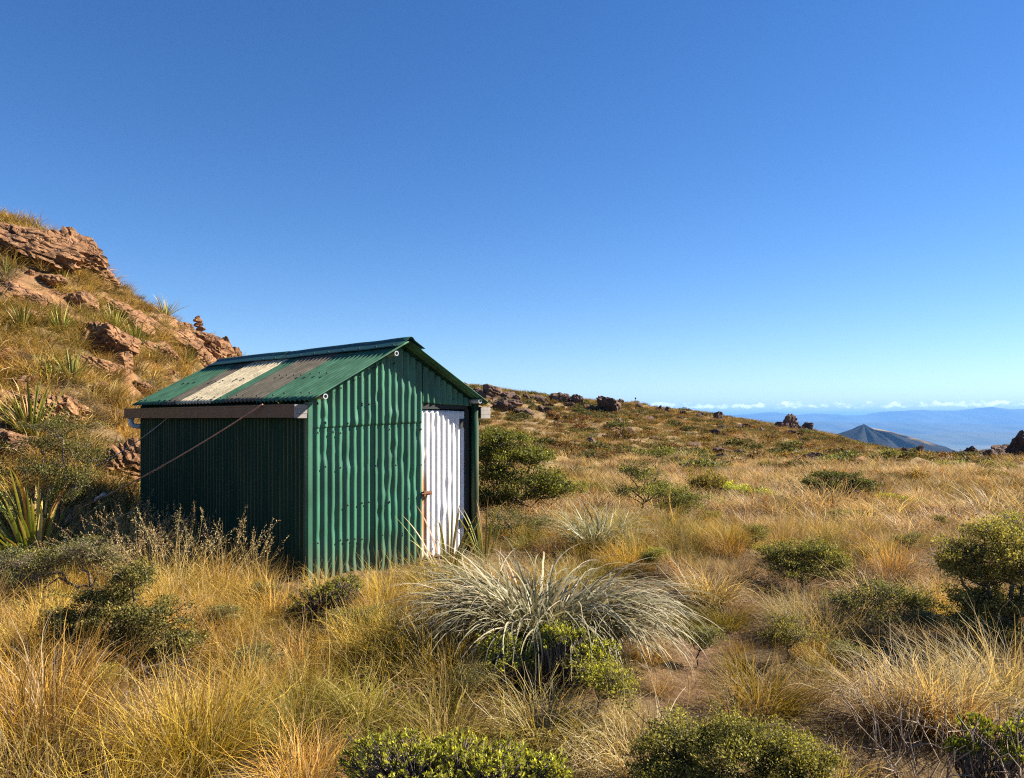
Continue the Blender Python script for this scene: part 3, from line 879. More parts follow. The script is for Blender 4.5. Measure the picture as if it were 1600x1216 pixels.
    for s_ in (0.13, 0.62, 1.10):
        y = oy + 0.05
        while y < ey:
            if rg.random() < 0.62:
                s2 = s_ + rg.uniform(-0.02, 0.02)
                x = -ov + s2 * cs - 0.026 * sn; z = ZE - ov * tp + s2 * sn + 0.026 * cs
                dome((x, y, z), (-sn, 0, cs), 0.013)
            y += 0.173
    y = oy + 0.1
    while y < ey - 0.2:
        dome((W / 2 - 0.15, y, zr + 0.055 - 0.15 * tp), (-sn, 0, cs), 0.012); y += 0.31
    link('roof_screws', b.mesh('roof_screws'), M_SCREW, hut, kind='stuff')
    return hut, rz, pitch


HUT, HUT_RZ, HUT_P = build_hut()


def hut_pt(x, y, z):
    p_ = HUT_N + HUT_U * x + HUT_V * y
    return np.array([p_[0], p_[1], z])


# guy wires with their anchors
def guy(a, b_, label, r, mat, turn=None, stake=True):
    root = thing('guy_wire', label, 'wire', tuple(b_), group=None)
    a = np.array(a) - b_; z0 = np.zeros(3)
    t = np.linspace(0, 1, 30)[:, None]
    P = z0 + (a - z0) * t
    P[:, 2] -= (0.05 * 4 * t * (1 - t))[:, 0]
    b = MB(); b.tube(P, r, 6)
    k = np.linspace(0.40, 0.50, 40)[:, None]
    H = a * k; H[:, 2] -= (0.05 * 4 * k * (1 - k))[:, 0]
    H = H + np.stack([np.zeros(40), np.cos(np.linspace(0, 30, 40)), np.sin(np.linspace(0, 30, 40))], -1) * r * 1.3
    b.tube(H, r * 0.8, 5)
    link('cable', b.mesh('cable'), mat, root)
    if turn:
        d = a / np.linalg.norm(a)
        b = MB(); b.tube([d * turn, d * (turn + 0.06)], 0.010, 8); b.tube([d * (turn + 0.07), d * (turn + 0.17)], [0.024, 0.020], 10); b.tube([d * (turn + 0.18), d * (turn + 0.24)], [0.030, 0.026], 10)
        link('turnbuckle', b.mesh('turnbuckle'), M_GALV, root)
        b = MB(); b.tube([d * (turn - 0.09), d * (turn + 0.02)], 0.016, 8)
        link('rusty_fitting', b.mesh('rusty_fitting'), M_RUST, root)
    if stake:
        b = MB(); b.tube([(0.0, 0.0, 0.06), (-0.03, 0, -0.55)], 0.014, 8); b.tube([(0.0, -0.03, 0.03), (0.0, 0.03, 0.03)], 0.012, 8)
        link('stake', b.mesh('stake'), M_RUST, root)
    return root


M_WIRE = paint_mat('rusty_wire', (0.40, 0.22, 0.14), 0.7, vary=0.3)  # rust colour lightened so the wire seems sunlit
A1 = at(128, 793, 9.3)
guy(hut_pt(-0.17, 0.60, 1.735), A1, 'rusty guy wire with turnbuckle slanting across the shaded hut wall', 0.0085, M_WIRE, turn=0.25)
A2 = at(140, 733, 11.2)
guy(hut_pt(-0.02, 3.35, 1.60), A2, 'thin pale guy wire from the far end of the hut wall', 0.006, M_GALV)


# ------------------------------------------------------------------ plant builders
def mixcol(a, b, t):
    a = np.asarray(a, float); b = np.asarray(b, float)
    return a + (b - a) * t


def blades(n, rng, spread=0.1, length=(0.4, 0.7), width=0.004, lean=(0.05, 0.6), bend=(0.4, 1.4), segs=5, root=(0.2, 0.2, 0.05), tip=(0.4, 0.3, 0.12),
           dead=None, dead_share=0.2, az=None, curl=0.5, tip_w=0.15, flat=1.0, wind=(0.0, 0.0), kink=0.12, vary=0.45):
    """n grass blades growing from a disc; every blade a tapered curved strip"""
    r = np.sqrt(rng.random(n)) * spread; a0 = rng.random(n) * 2 * math.pi
    base = np.stack([r * np.cos(a0), r * np.sin(a0), np.zeros(n)], -1)
    out = a0 + rng.normal(0, 0.7, n) if az is None else az + rng.normal(0, 0.5, n)
    L = rng.uniform(*length, n)
    th0 = lean[0] + (lean[1] - lean[0]) * np.clip(r / max(spread, 1e-6) * 0.6 + rng.random(n) * 0.5, 0, 1)
    bd = rng.uniform(*bend, n)
    cur = rng.normal(0, curl, n)
    P = np.zeros((n, segs + 1, 3)); P[:, 0] = base
    dirs = np.zeros((n, segs + 1, 3))
    for i in range(segs + 1):
        t = i / segs
        th = th0 + bd * t ** 1.4 + (kink_t := (0 if i == 0 else kink_t) + rng.normal(0, kink, n) * (i > 0))
        az_ = out + cur * t + (kink_a := (0 if i == 0 else kink_a) + rng.normal(0, kink * 1.6, n) * (i > 0))
        d = np.stack([np.sin(th) * np.cos(az_) + wind[0] * t, np.sin(th) * np.sin(az_) + wind[1] * t, np.cos(th) * flat], -1)
        dirs[:, i] = d
        if i < segs:
            P[:, i + 1] = P[:, i] + d * (L / segs)[:, None]
    tw = out + math.pi / 2 + rng.normal(0, 0.6, n)
    S = np.stack([np.cos(tw), np.sin(tw), rng.normal(0, 0.25, n)], -1)
    w = width * rng.uniform(0.6, 1.4, n)
    tt = np.linspace(0, 1, segs + 1)
    prof = np.clip(1.15 - tt ** 1.6, tip_w, 1) * 0.5
    off = S[:, None, :] * (w[:, None] * prof[None, :])[:, :, None]
    V = np.stack([P - off, P + off], 2)                       # n, segs+1, 2, 3
    root = np.asarray(root); tip = np.asarray(tip)
    C = root[None, None] + (tip - root)[None, None] * np.clip(tt * 1.5, 0, 1)[None, :, None]
    C = np.repeat(C, n, 0)
    if dead is not None:
        k = rng.random(n) < dead_share
        C[k] = np.asarray(dead)[None, None]
    C = C * rng.uniform(1 - vary, 1 + vary, n)[:, None, None]
    C = np.repeat(C[:, :, None, :], 2, 2)
    q = np.arange(segs)
    f = np.stack([2 * q, 2 * q + 1, 2 * q + 3, 2 * q + 2], -1)
    Q = (np.arange(n)[:, None, None] * (2 * (segs + 1)) + f[None]).reshape(-1, 4)
    return V.reshape(-1, 3), Q, np.clip(C.reshape(-1, 3), 0, 1), P


def leaves_at(P, rng, size=0.012, aspect=0.5, normal_up=0.4, colours=((0.05, 0.08, 0.02), (0.1, 0.13, 0.04)), D=None):
    """small diamond leaves at points P, random or along directions D"""
    n = len(P)
    d = rng.normal(0, 1, (n, 3)) if D is None else D + rng.normal(0, 0.35, (n, 3))
    d[:, 2] += normal_up
    d /= np.linalg.norm(d, axis=1)[:, None] + 1e-9
    u = rng.normal(0, 1, (n, 3)); s = np.cross(d, u); s /= np.linalg.norm(s, axis=1)[:, None] + 1e-9
    L = size * rng.uniform(0.6, 1.4, n)[:, None]
    V = np.stack([P, P + d * L * 0.5 + s * L * aspect * 0.5, P + d * L, P + d * L * 0.5 - s * L * aspect * 0.5], 1)
    t = rng.random(n)[:, None]
    C = np.asarray(colours[0]) + (np.asarray(colours[1]) - np.asarray(colours[0])) * t
    C = C * rng.uniform(0.45, 1.75, n)[:, None]  # strong random brightness per leaf paints speckled highlights into the colour
    Q = np.arange(n * 4).reshape(n, 4)
    return V.reshape(-1, 3), Q, np.clip(np.repeat(C, 4, 0), 0, 1)


def twig(b, a, c, r0, r1, rng, wob=0.12, n=5, sides=5, C=(1, 1, 1)):
    a = np.asarray(a, float); c = np.asarray(c, float)
    t = np.linspace(0, 1, n)[:, None]
    L = np.linalg.norm(c - a)
    P = a + (c - a) * t
    P = P + rng.normal(0, wob * L * 0.35, (n, 3)) * np.sin(t * math.pi)
    b.tube(P, np.linspace(r0, r1, n), sides, C)
    return P


def pad_shrub(pads, rng, leaf=0.011, per_pad=2600, trunk_r=0.022, colours=((0.045, 0.065, 0.018), (0.11, 0.125, 0.04)), root=(0, 0, 0), sig=0.022, clumps=70, dead=0.0, twigs=True, up=0.5, fill=0.16, sprays=9):
    """shrub whose small leaves gather in flat pads carried on crooked stems; returns (stem mesh builder, leaf mesh builder)"""
    bs, bl = MB(), MB()
    root = np.asarray(root, float)
    fork = None
    cen = np.mean([p_[:3] for p_ in pads], 0)
    fork = root + (cen - root) * 0.35
    twig(bs, root - np.array([0, 0, 0.08]), fork, trunk_r, trunk_r * 0.75, rng, 0.2, 6, 7)
    for (cx, cy, cz, rx, ry, rz_) in pads:
        c = np.array([cx, cy, cz]); rad = np.array([rx, ry, rz_])
        vol = (rx * ry * rz_) ** (1 / 3)
        low = c - np.array([0, 0, rz_ * 0.6])
        twig(bs, fork, low, trunk_r * 0.65, trunk_r * 0.3, rng, 0.25, 7, 6)
        nc = max(14, int(clumps * 0.55))
        d = rng.normal(0, 1, (nc, 3)); d /= np.linalg.norm(d, axis=1)[:, None]
        lob = 1 + 0.55 * fbm(d[:, 0] * 1.7 + cx * 9, d[:, 1] * 1.7, d[:, 2] * 1.7, octv=2, seed=int(abs(cz) * 999))
        d[:, 2] = np.where(d[:, 2] < -0.25, -d[:, 2] * 0.6, d[:, 2])
        rr = rng.uniform(0.25, 1.1, nc) ** 0.7
        cl = c + d * rad * rr[:, None] * ((1 + 0.14 * rng.normal(0, 1, nc)) * lob)[:, None]
        if twigs:
            for q in range(0, nc, 2):
                twig(bs, low + (cl[q] - low) * rng.uniform(0.05, 0.3), cl[q], trunk_r * 0.22, 0.0016, rng, 0.2, 4, 3)
        per = rng.multinomial(per_pad, np.full(nc, 1 / nc))
        rng.shuffle(per)
        pc = np.repeat(cl, per, 0)
        g = rng.normal(0, 1, (per_pad, 3)) * sig * np.array([1.35, 1.35, 0.75])
        nf = int(per_pad * fill)
        pc[:nf] = c + rng.normal(0, 0.42, (nf, 3)) * rad
        ctint = np.repeat(rng.uniform(0.72, 1.28, nc), per)[:, None]
        V, Q, C = leaves_at(pc + g, rng, leaf, 0.55, up, colours)
        C = C * np.repeat(ctint, 4, 0)
        if dead > 0:
            k = np.repeat(np.repeat(rng.random(nc) < dead, per), 4)
            C[k] = np.array([0.20, 0.17, 0.13]) * rng.uniform(0.7, 1.2, (k.sum(), 1))
        # young growth towards the outside is yellower
        rel = np.linalg.norm((V - c) / rad, axis=1)[:, None]
        C = C * (1 + np.clip(rel - 0.75, 0, 0.6) * np.array([0.75, 0.6, 0.1]))
        bl.add(V, Q, C=np.clip(C, 0, 1))
        # loose sprays and bare twigs reaching out of the pad
        for q in range(sprays):
            dd = rng.normal(0, 1, 3); dd[2] = abs(dd[2]) * 0.6 + 0.1; dd /= np.linalg.norm(dd)
            a_ = c + dd * rad * 0.5; e_ = c + dd * rad * rng.uniform(1.1, 1.5) + np.array([0, 0, 0.02])
            P_ = twig(bs, a_, e_, 0.003, 0.0012, rng, 0.2, 5, 3)
            if q % 3:
                m_ = max(14, int(per_pad * 0.012))
                t_ = rng.random(m_)
                pp = np.stack([np.interp(t_, np.linspace(0, 1, 5), P_[:, k_]) for k_ in range(3)], -1) + rng.normal(0, sig * 0.35, (m_, 3))
                V2, Q2, C2 = leaves_at(pp, rng, leaf, 0.55, up, colours)
                bl.add(V2, Q2, C=np.clip(C2 * np.array([1.35, 1.25, 1.0]), 0, 1))
    return bs, bl


def rosette_shrub(pads, rng, tips=150, leaf=0.017, colours=((0.10, 0.16, 0.02), (0.30, 0.32, 0.04)), stem_c=(0.55, 0.5, 0.45), per=13, trunk=(0, 0, 0)):
    """hebe: bare brown stems ending in tight upright rosettes"""
    bs, bl = MB(), MB()
    tr = np.asarray(trunk, float)
    for (cx, cy, cz, rx, ry, rz_) in pads:
        c = np.array([cx, cy, cz])
        d = rng.normal(0, 1, (tips, 3)); d[:, 2] = np.abs(d[:, 2]) * 1.1 - 0.1
        d /= np.linalg.norm(d, axis=1)[:, None]
        tp = c + d * np.array([rx, ry, rz_]) * (rng.uniform(0.78, 1.08, tips) * (1 + 0.55 * fbm(d[:, 0] * 1.8 + cx * 7, d[:, 1] * 1.8, d[:, 2] * 1.8, octv=2, seed=3)))[:, None]
        foot = c * np.array([0.6, 0.6, 0]) + tr * 0.4
        for q in range(tips):
            st = foot + (tp[q] - foot) * rng.uniform(0.15, 0.55) + rng.normal(0, 0.012, 3)
            twig(bs, st, tp[q], 0.0032, 0.002, rng, 0.15, 4, 3)
        for q in range(6):
            twig(bs, tr - np.array([0, 0, 0.06]), c + (tp[rng.integers(tips)] - c) * 0.4, 0.008, 0.004, rng, 0.2, 5, 5)
        pc = np.repeat(tp, per, 0)
        nd = np.repeat(d * 0.45 + np.array([0, 0, 0.55]), per, 0)
        back = rng.random(len(pc))[:, None] * 0.030
        P = pc - nd * back + rng.normal(0, 0.002, pc.shape)
        D = nd * 0.9 + rng.normal(0, 0.62, pc.shape)
        V, Q, C = leaves_at(P, rng, leaf, 0.42, 0.25, colours, D=D)
        t = np.repeat(rng.uniform(0.6, 1.3, tips), per * 4)[:, None]
        bl.add(V, Q, C=np.clip(C * t, 0, 1))
    return bs, bl


def sword(rng, L, w, az, lean, bend, c_root, c_tip, edge=(0.30, 0.24, 0.03), segs=9):
    """one flax leaf: a folded strap with a keel"""
    t = np.linspace(0, 1, segs + 1)
    th = lean + bend * t ** 2.0
    d = np.stack([np.sin(th) * math.cos(az), np.sin(th) * math.sin(az), np.cos(th)], -1)
    P = np.vstack([[0, 0, 0], np.cumsum(d[:-1] * (L / segs), 0)])
    s = np.array([-math.sin(az + rng.normal(0, 0.4)), math.cos(az), rng.normal(0, 0.2)])
    s /= np.linalg.norm(s)
    nrm = np.cross(s, d)
    prof = np.interp(t, [0, 0.12, 0.45, 0.8, 1], [0.6, 0.8, 1.0, 0.7, 0.04]) * w * 0.5
    keel = prof * 0.42
    A = P + s * prof[:, None] + nrm * keel[:, None]
    B = P - s * prof[:, None] + nrm * keel[:, None]
    V = np.stack([A, P, B], 1).reshape(-1, 3)
    q = np.arange(segs)
    Q = np.concatenate([np.stack([3 * q + k, 3 * q + k + 1, 3 * q + 4 + k, 3 * q + 3 + k], -1) for k in (0, 1)])
    c = mixcol(np.asarray(c_root)[None], np.asarray(c_tip)[None], np.clip((t * 1.2 - 0.25), 0, 1)[:, None])
    C = np.stack([c * 0.6 + np.asarray(edge) * 0.4, c, c * 0.6 + np.asarray(edge) * 0.4], 1).reshape(-1, 3)
    return V, Q, C


FLAX_C = (((0.085, 0.12, 0.022), (0.19, 0.21, 0.045)), ((0.06, 0.095, 0.02), (0.14, 0.17, 0.04)), ((0.16, 0.17, 0.03), (0.36, 0.29, 0.06)), ((0.30, 0.21, 0.08), (0.42, 0.30, 0.13)), ((0.13, 0.055, 0.025), (0.30, 0.13, 0.04)))


def flax(label, loc, n, L, w, seed, split=True, group=None, lean=(0.1, 0.9), cat='flax', tint=1.0, weights=(0.34, 0.26, 0.18, 0.14, 0.08), azr=None, bend=(0.1, 0.9)):
    rng = np.random.default_rng(seed)
    root = thing('flax_plant', label, cat, loc, group=group)
    allb = MB()
    for i in range(n):
        ci = rng.choice(5, p=weights)
        c0, c1 = FLAX_C[ci]
        az = rng.random() * 6.283 if azr is None else rng.uniform(*azr)
        V, Q, C = sword(rng, L * rng.uniform(0.6, 1.1), w * rng.uniform(0.7, 1.2), az, lean[0] + (lean[1] - lean[0]) * rng.random() ** 1.2, rng.uniform(*bend), np.array(c0) * tint, np.array(c1) * tint)
        V = V + np.array([math.cos(az), math.sin(az), 0]) * rng.uniform(0, 0.07) + np.array([0, 0, -0.03])
        if split:
            link('leaf', mesh_np('flax_leaf', V, Q, np.clip(C, 0, 1)), M_SWORD, root)
        else:
            allb.add(V, Q, C=np.clip(C, 0, 1))
    if not split:
        link('leaves', allb.mesh('flax_leaves'), M_SWORD, root, kind='stuff')
    return root


def put_shrub(name, label, cat, loc, bs, bl, group=None, mat=None, rz=0.0):
    root = thing(name, label, cat, loc, rz, group)
    link('stems', bs.mesh('stems'), M_BARK, root)
    link('foliage', bl.mesh('foliage'), mat or M_LEAF, root)
    return root


def copy_thing(root, loc, rz, scale, label, group=None):
    r = root.copy(); COL.objects.link(r)
    r.location = loc; r.rotation_euler = (0, 0, rz); r.scale = scale
    r['label'] = label
    if group: r['group'] = group
    for ch in [o for o in root.children]:
        c = ch.copy(); COL.objects.link(c); c.parent = r
    return r


def pads_px(Y, base_px, base_py, lst, depth=0.75):
    """pads given as (column, row, half width, half height) in the photograph at depth Y, turned into metres about the base"""
    k = Y / FPX
    o = []
    rg = random.Random(int(base_px * 7 + base_py))
    for (px, py, rx, ry) in lst:
        o.append(((px - base_px) * k, rg.uniform(-0.35, 0.35) * rx * k, (base_py - py) * k, rx * k, rx * k * depth, ry * k))
    return o


# ------------------------------------------------------------------ rocks
def ico(sub=4):
    import bmesh
    bm = bmesh.new(); bmesh.ops.create_icosphere(bm, subdivisions=sub, radius=1.0)
    V = np.array([v.co[:] for v in bm.verts]); F = np.array([[v.index for v in f.verts] for f in bm.faces])
    bm.free()
    return V, F


ICO5, ICO4, ICO3 = ico(5), ico(4), ico(3)


def rock_mesh(seed, base=ICO4, layers=5.0, tilt=(0.35, -0.25, 1.0), planes=14, rough=0.10, step=0.09):
    rng = np.random.default_rng(seed)
    V, F = base
    N = rng.normal(0, 1, (planes, 3)); N /= np.linalg.norm(N, axis=1)[:, None]
    D = rng.uniform(0.55, 1.0, planes)
    dots = V @ N.T
    r = np.min(np.where(dots > 0.05, D[None] / np.maximum(dots, 0.05), 9), axis=1)
    r = np.minimum(r, 1.25)
    P = V * r[:, None]
    t = np.asarray(tilt, float); t /= np.linalg.norm(t)
    s = P @ t * layers + fbm(P[:, 0] * 1.3, P[:, 1] * 1.3, P[:, 2] * 1.3, octv=2, seed=seed) * 0.8
    saw = s - np.floor(s)
    ledge = (smooth(saw * 1.6) - 0.5) * step * (0.6 + 0.8 * (_h(np.floor(s), np.floor(s) * 0, np.floor(s) * 0, seed) + 1) / 2)
    rad = V - t * (V @ t)[:, None]
    P = P + rad * ledge[:, None]
    n_ = fbm(P[:, 0] * 2.2 + 9, P[:, 1] * 2.2, P[:, 2] * 2.2, octv=5, seed=seed + 5, gain=0.55)
    cr = 1 - np.abs(vnoise(P[:, 0] * 3.1, P[:, 1] * 3.1, P[:, 2] * 3.1, seed=seed + 9))
    P = P * (1 + rough * n_ - 0.13 * np.clip(cr - 0.86, 0, 1) * 5)[:, None]
    return mesh_np('rock', P, F, smooth_shade=False)


ROCKS = [rock_mesh(100 + i) for i in range(9)]
ROCKS_BIG = [rock_mesh(200 + i, ICO5, layers=8.0, planes=11, step=0.17, rough=0.13, tilt=(0.42, -0.2, 0.9)) for i in range(4)]
ROCKS_FAR = [rock_mesh(300 + i, ICO4, rough=0.13, planes=12, step=0.10, layers=3.0) for i in range(6)]
for m_ in ROCKS + ROCKS_BIG: m_.materials.append(M_ROCK)
for m_ in ROCKS_FAR: m_.materials.append(M_ROCKFAR)


def rock(label, px, py, wpx, hpx, mesh, name='boulder', group=None, Y=None, depth=0.8, rz=None, tilt=0.0, sink=0.35, cat='rock'):
    """a rock whose outline fills about wpx x hpx around column px, row py"""
    if Y is None:
        g = ground(px, py + hpx * 0.35)
    else:
        g = at(px, py + hpx * 0.35, Y)
    k = g[1] / FPX
    sx, sz = wpx * k / 2, hpx * k / 2
    o = link(name, mesh, None, label=label, cat=cat, group=group)
    o.scale = (sx, sx * depth, sz * 1.2)
    o.location = (g[0], g[1] + sx * depth * 0.3, g[2] + sz * 1.2 * (1 - sink) - sz * 0.25)
    o.rotation_euler = (random.uniform(-0.15, 0.15), tilt, rz if rz is not None else random.uniform(-0.5, 0.5))
    return o


# ------------------------------------------------------------------ the left spur: outcrops, cairn
rock('wide layered outcrop crowning the top left corner of the spur', 25, 375, 150, 70, ROCKS_BIG[0], 'rock_outcrop', tilt=0.25, cat='outcrop')
rock('overhanging ledge with dark undercut on the spur skyline', 95, 388, 95, 62, ROCKS_BIG[1], 'rock_outcrop', tilt=0.35, cat='outcrop')
rock('sloping slab below the overhanging ledge on the skyline', 150, 432, 70, 34, ROCKS_BIG[2], 'rock_outcrop', tilt=0.5, cat='outcrop')
rock('jagged orange outcrop in the middle of the spur face', 165, 530, 78, 62, ROCKS_BIG[3], 'rock_outcrop', tilt=0.45, cat='outcrop')
rock('rounded lower block of the jagged orange outcrop', 190, 560, 42, 48, ROCKS[1], tilt=0.2)
rock('pale orange knob left of the jagged outcrop', 128, 528, 28, 26, ROCKS[2])
rock('flat slab under the jagged outcrop', 152, 572, 75, 36, ROCKS[3], tilt=0.4)
rock('large bare orange slab at the foot of the spur behind the hut corner', 188, 722, 105, 95, ROCKS_BIG[2], 'rock_outcrop', tilt=0.45, sink=0.5, cat='outcrop')
rock('long bare slab beside the big flax on the lower spur', 80, 640, 130, 55, ROCKS_BIG[1], 'rock_outcrop', tilt=0.5, sink=0.6, cat='outcrop')
rock('bare reddish slab at the left edge low on the spur', 25, 690, 90, 60, ROCKS_BIG[3], 'rock_outcrop', tilt=0.4, sink=0.55, cat='outcrop')
rock('narrow ledge on the left edge of the spur halfway up', 20, 455, 80, 26, ROCKS[4], tilt=0.3)
rock('small broken ledge below the left skyline outcrop', 80, 438, 38, 22, ROCKS[5], tilt=0.2)
rock('dark cracked ledge in the upper middle of the spur', 130, 470, 60, 30, ROCKS[6], tilt=0.4)
rock('small rock left of the dark cracked ledge', 55, 475, 30, 24, ROCKS[7])
for i, (px, py, w, h) in enumerate([(205, 500, 66, 30), (240, 512, 72, 26), (275, 528, 80, 30), (225, 540, 60, 26), (300, 545, 60, 30), (180, 480, 46, 24), (255, 545, 60, 22),
                                    (330, 545, 55, 32), (290, 515, 50, 22), (320, 565, 50, 26)]):
    rock(('topmost left ledge rock right of the skyline flax slope', 'second ledge rock down the broken skyline slope', 'long ledge rock right below the skyline flax', 'ledge rock just right of the drooping flax', 'ledge rock under the cairn shelf',
          'small ledge rock above the jagged outcrop flax', 'flat ledge rock nearest the middle of the broken slope', 'ledge rock left of the knobbly tower', 'ledge rock just left of the cairn', 'lowest ledge rock touching the roof line')[i], px, py, w, h, ROCKS[i % 9], group='broken ledges left of the hut roof', tilt=0.5, rz=random.uniform(-0.4, 0.4))
rock('knobbly rock tower at the right end of the spur skyline', 352, 546, 34, 44, ROCKS[8])
rock('pointed block right of the knobbly tower above the hut roof', 366, 556, 26, 26, ROCKS[0], tilt=0.5)
rock('rock shelf carrying the cairn', 312, 530, 40, 26, ROCKS[5], tilt=0.3)


def build_cairn():
    p_ = ground(312, 530)
    k = p_[1] / FPX
    top_z = EYE + (HZ - 494) / FPX * p_[1]
    z0 = EYE + (HZ - 531) / FPX * p_[1]
    root = thing('cairn', 'small cairn of stacked brown stones on the spur skyline', 'cairn', (p_[0], p_[1], z0))
    rg = random.Random(3)
    hs = [0.28, 0.16, 0.16, 0.13, 0.12]; ws = [0.40, 0.32, 0.24, 0.26, 0.16]
    s = (top_z - z0) / sum(hs); z = 0
    for h_, w_, i in zip(hs, ws, range(5)):
        o = link('stone', ROCKS[(i * 2 + 1) % 9], None, root)
        o.scale = (w_ * s * 0.62, w_ * s * 0.55, h_ * s * 0.66)
        o.location = (rg.uniform(-0.02, 0.02) - 0.015 * i, 0, z + h_ * s * 0.5)
        o.rotation_euler = (rg.uniform(-.1, .1), rg.uniform(-.15, .15), rg.uniform(0, 6))
        z += h_ * s


build_cairn()
rg_ = random.Random(12)
n_loose = 0
while n_loose < 46:
    px, py = rg_.uniform(0, 330), rg_.uniform(400, 720)
    g_ = ground(px, py)
    if not (0.05 < float(left_part(g_[0], g_[1])) < 0.95) or g_[1] > 40: continue
    s_ = rg_.uniform(0.08, 0.24)
    link('loose_rock', ROCKS[n_loose % 9], None, label='loose rust brown rock lying on the spur face', cat='rock', group='loose rocks on the spur face',
         loc=onground(g_[0], g_[1], s_ * 0.1), rot=(rg_.uniform(-.3, .3), rg_.uniform(0, .6), rg_.uniform(0, 6)), scale=(s_ * 1.3, s_, s_ * 0.75))
    n_loose += 1

# rocks on the far ridge
far = [('craggy outcrop on the far ridge just right of the hut roof', 770, 612, 62, 22), ('broken crag below the ridge top beside the hut gutter', 785, 632, 40, 18),
       ('block on the far ridge skyline left of the dark tor', 822, 619, 16, 12), ('low wide rocks on the far ridge skyline', 876, 622, 36, 14), ('dark pointed tor standing highest on the far ridge', 948, 632, 58, 30),
       ('rock beside the dark tor on the far ridge', 902, 624, 26, 16), ('small rock right of the dark tor', 970, 628, 16, 10), ('single rock on the far skyline above the rusty scrub', 998, 634, 14, 10),
       ('pair member of skyline rocks, left and flatter', 1032, 638, 18, 9), ('pair member of skyline rocks, right and rounder', 1042, 640, 12, 9), ('low skyline rock midway down the far ridge', 1066, 645, 16, 8),
       ('rounded boulder near the dip in the far ridge', 1122, 650, 20, 14), ('low rock left of the rounded boulder', 1095, 648, 20, 8), ('big upright boulder of the twin tor on the ridge end', 1234, 661, 37, 25),
       ('lower dark boulder right of the twin tor', 1262, 669, 34, 17), ('small rock at the foot of the twin tor', 1215, 664, 22, 9), ('flat rock below the twin tor', 1238, 676, 26, 9),
       ('rock half hidden in grass below the far ridge', 1190, 672, 16, 8), ('dark rock where the ridge meets the saddle', 1415, 706, 22, 14), ('pointed dark rock on the saddle edge', 1436, 703, 14, 16),
       ('flat rock on the saddle edge left of the big crag', 1467, 704, 18, 9), ('rounded rock on the saddle edge near the big crag', 1516, 706, 24, 13), ('low rock between the saddle rocks and the crag', 1494, 704, 20, 7),
       ('rock at the foot of the big crag', 1537, 709, 18, 12), ('dark rock in the grass before the crag', 1532, 727, 18, 7)]
def crag(label, px, py, wpx, hpx, seed, name='ridge_outcrop', n=6):
    rg = random.Random(seed)
    g = ground(px, py + hpx * 0.35)
    k = g[1] / FPX
    W_, H_ = wpx * k / 2, hpx * k
    root = thing(name, label, 'outcrop', (g[0], g[1], g[2] - H_ * 0.05))
    for i in range(n):
        f = 1.0 if i == 0 else rg.uniform(0.35, 0.75)
        ox = 0 if i == 0 else rg.uniform(-0.85, 0.85)
        hh = H_ * (0.58 if i == 0 else rg.uniform(0.18, 0.45) * (1 - 0.4 * abs(ox)))
        o = link('block', ROCKS_FAR[(seed + i) % 6], None, root)
        o.scale = (W_ * 0.72 * f, W_ * 0.6 * f, hh)
        o.location = (ox * W_, rg.uniform(-0.3, 0.5) * W_, hh * 0.55)
        o.rotation_euler = (rg.uniform(-.3, .3), rg.uniform(-.4, .4), rg.uniform(0, 6.28))
    return root


for i, (lab, px, py, w, h) in enumerate(far):
    crag(lab, px, py, w * 1.05, h * 1.15, 40 + i, n=7 if w > 30 else 4)
crag('big dark crag cut by the right edge of the picture', 1592, 699, 96, 44, 91, 'crag', 9)
crag('lower block of the dark crag at the right edge', 1556, 708, 46, 20, 92, 'crag', 6)
rg_ = random.Random(31)
for i in range(60):
    px = rg_.uniform(745, 1300); lo = np.interp(px, [740, 900, 1100, 1300], [612, 632, 655, 690])
    py = lo + (rg_.random() ** 1.7) * 60
    g_ = ground(px, py)
    if g_[1] > 130 or g_[1] < 40: continue
    s_ = rg_.uniform(0.2, 0.6) * (1.4 if px < 850 else 1)
    link('ridge_rock', ROCKS_FAR[i % 6], None, label='small brown rock scattered in the grass of the far ridge', cat='rock', group='scattered rocks on the far ridge',
         loc=onground(g_[0], g_[1], s_ * 0.1), rot=(0, rg_.uniform(-.3, .3), rg_.uniform(0, 6)), scale=(s_ * 1.4, s_, s_ * 0.7))

# thin mast far along the ridge
g_ = ground(993, 640)
b_ = MB(); b_.tube([(0, 0, -0.3), (0, 0, 1.25)], 0.05, 6)
root_ = thing('marker_pole', 'thin marker pole on the far ridge skyline', 'pole', tuple(g_))
link('pole', b_.mesh('pole'), M_SCREW, root_)
b_ = MB(); b_.box((-0.09, -0.02, 1.25), (0.09, 0.02, 1.4)); link('cap', b_.mesh('cap', False), M_SCREW, root_)


# ------------------------------------------------------------------ single plants, one by one
GREY_G = ((0.10, 0.105, 0.04), (0.20, 0.19, 0.075))
DARK_G = ((0.075, 0.078, 0.022), (0.22, 0.205, 0.07))
YEL_G = ((0.19, 0.22, 0.032), (0.46, 0.44, 0.075))
RUST_G = ((0.12, 0.06, 0.02), (0.24, 0.13, 0.045))


def shrub_px(name, label, base, pads, seed, colours=DARK_G, leaf=0.012, per=2600, clumps=70, sig=0.024, tr=0.02, dead=0.0, group=None, Y=None, depth=0.8, up=0.5, cat='shrub', zoff=0.0, mat=None):
    g = ground(*base) if Y is None else at(base[0], base[1], Y)
    if Y is not None: g[2] = float(height(g[0], g[1]))
    Yd = g[1]
    base_row = HZ + (EYE - g[2]) / Yd * FPX
    bs, bl = pad_shrub(pads_px(Yd, base[0], base_row, pads, depth), np.random.default_rng(seed), leaf * 1.3, int(per * 1.7), tr, colours, sig=sig, clumps=clumps, dead=dead, up=up)
    return put_shrub(name, label, cat, (g[0], g[1], g[2] + zoff), bs, bl, group, mat)


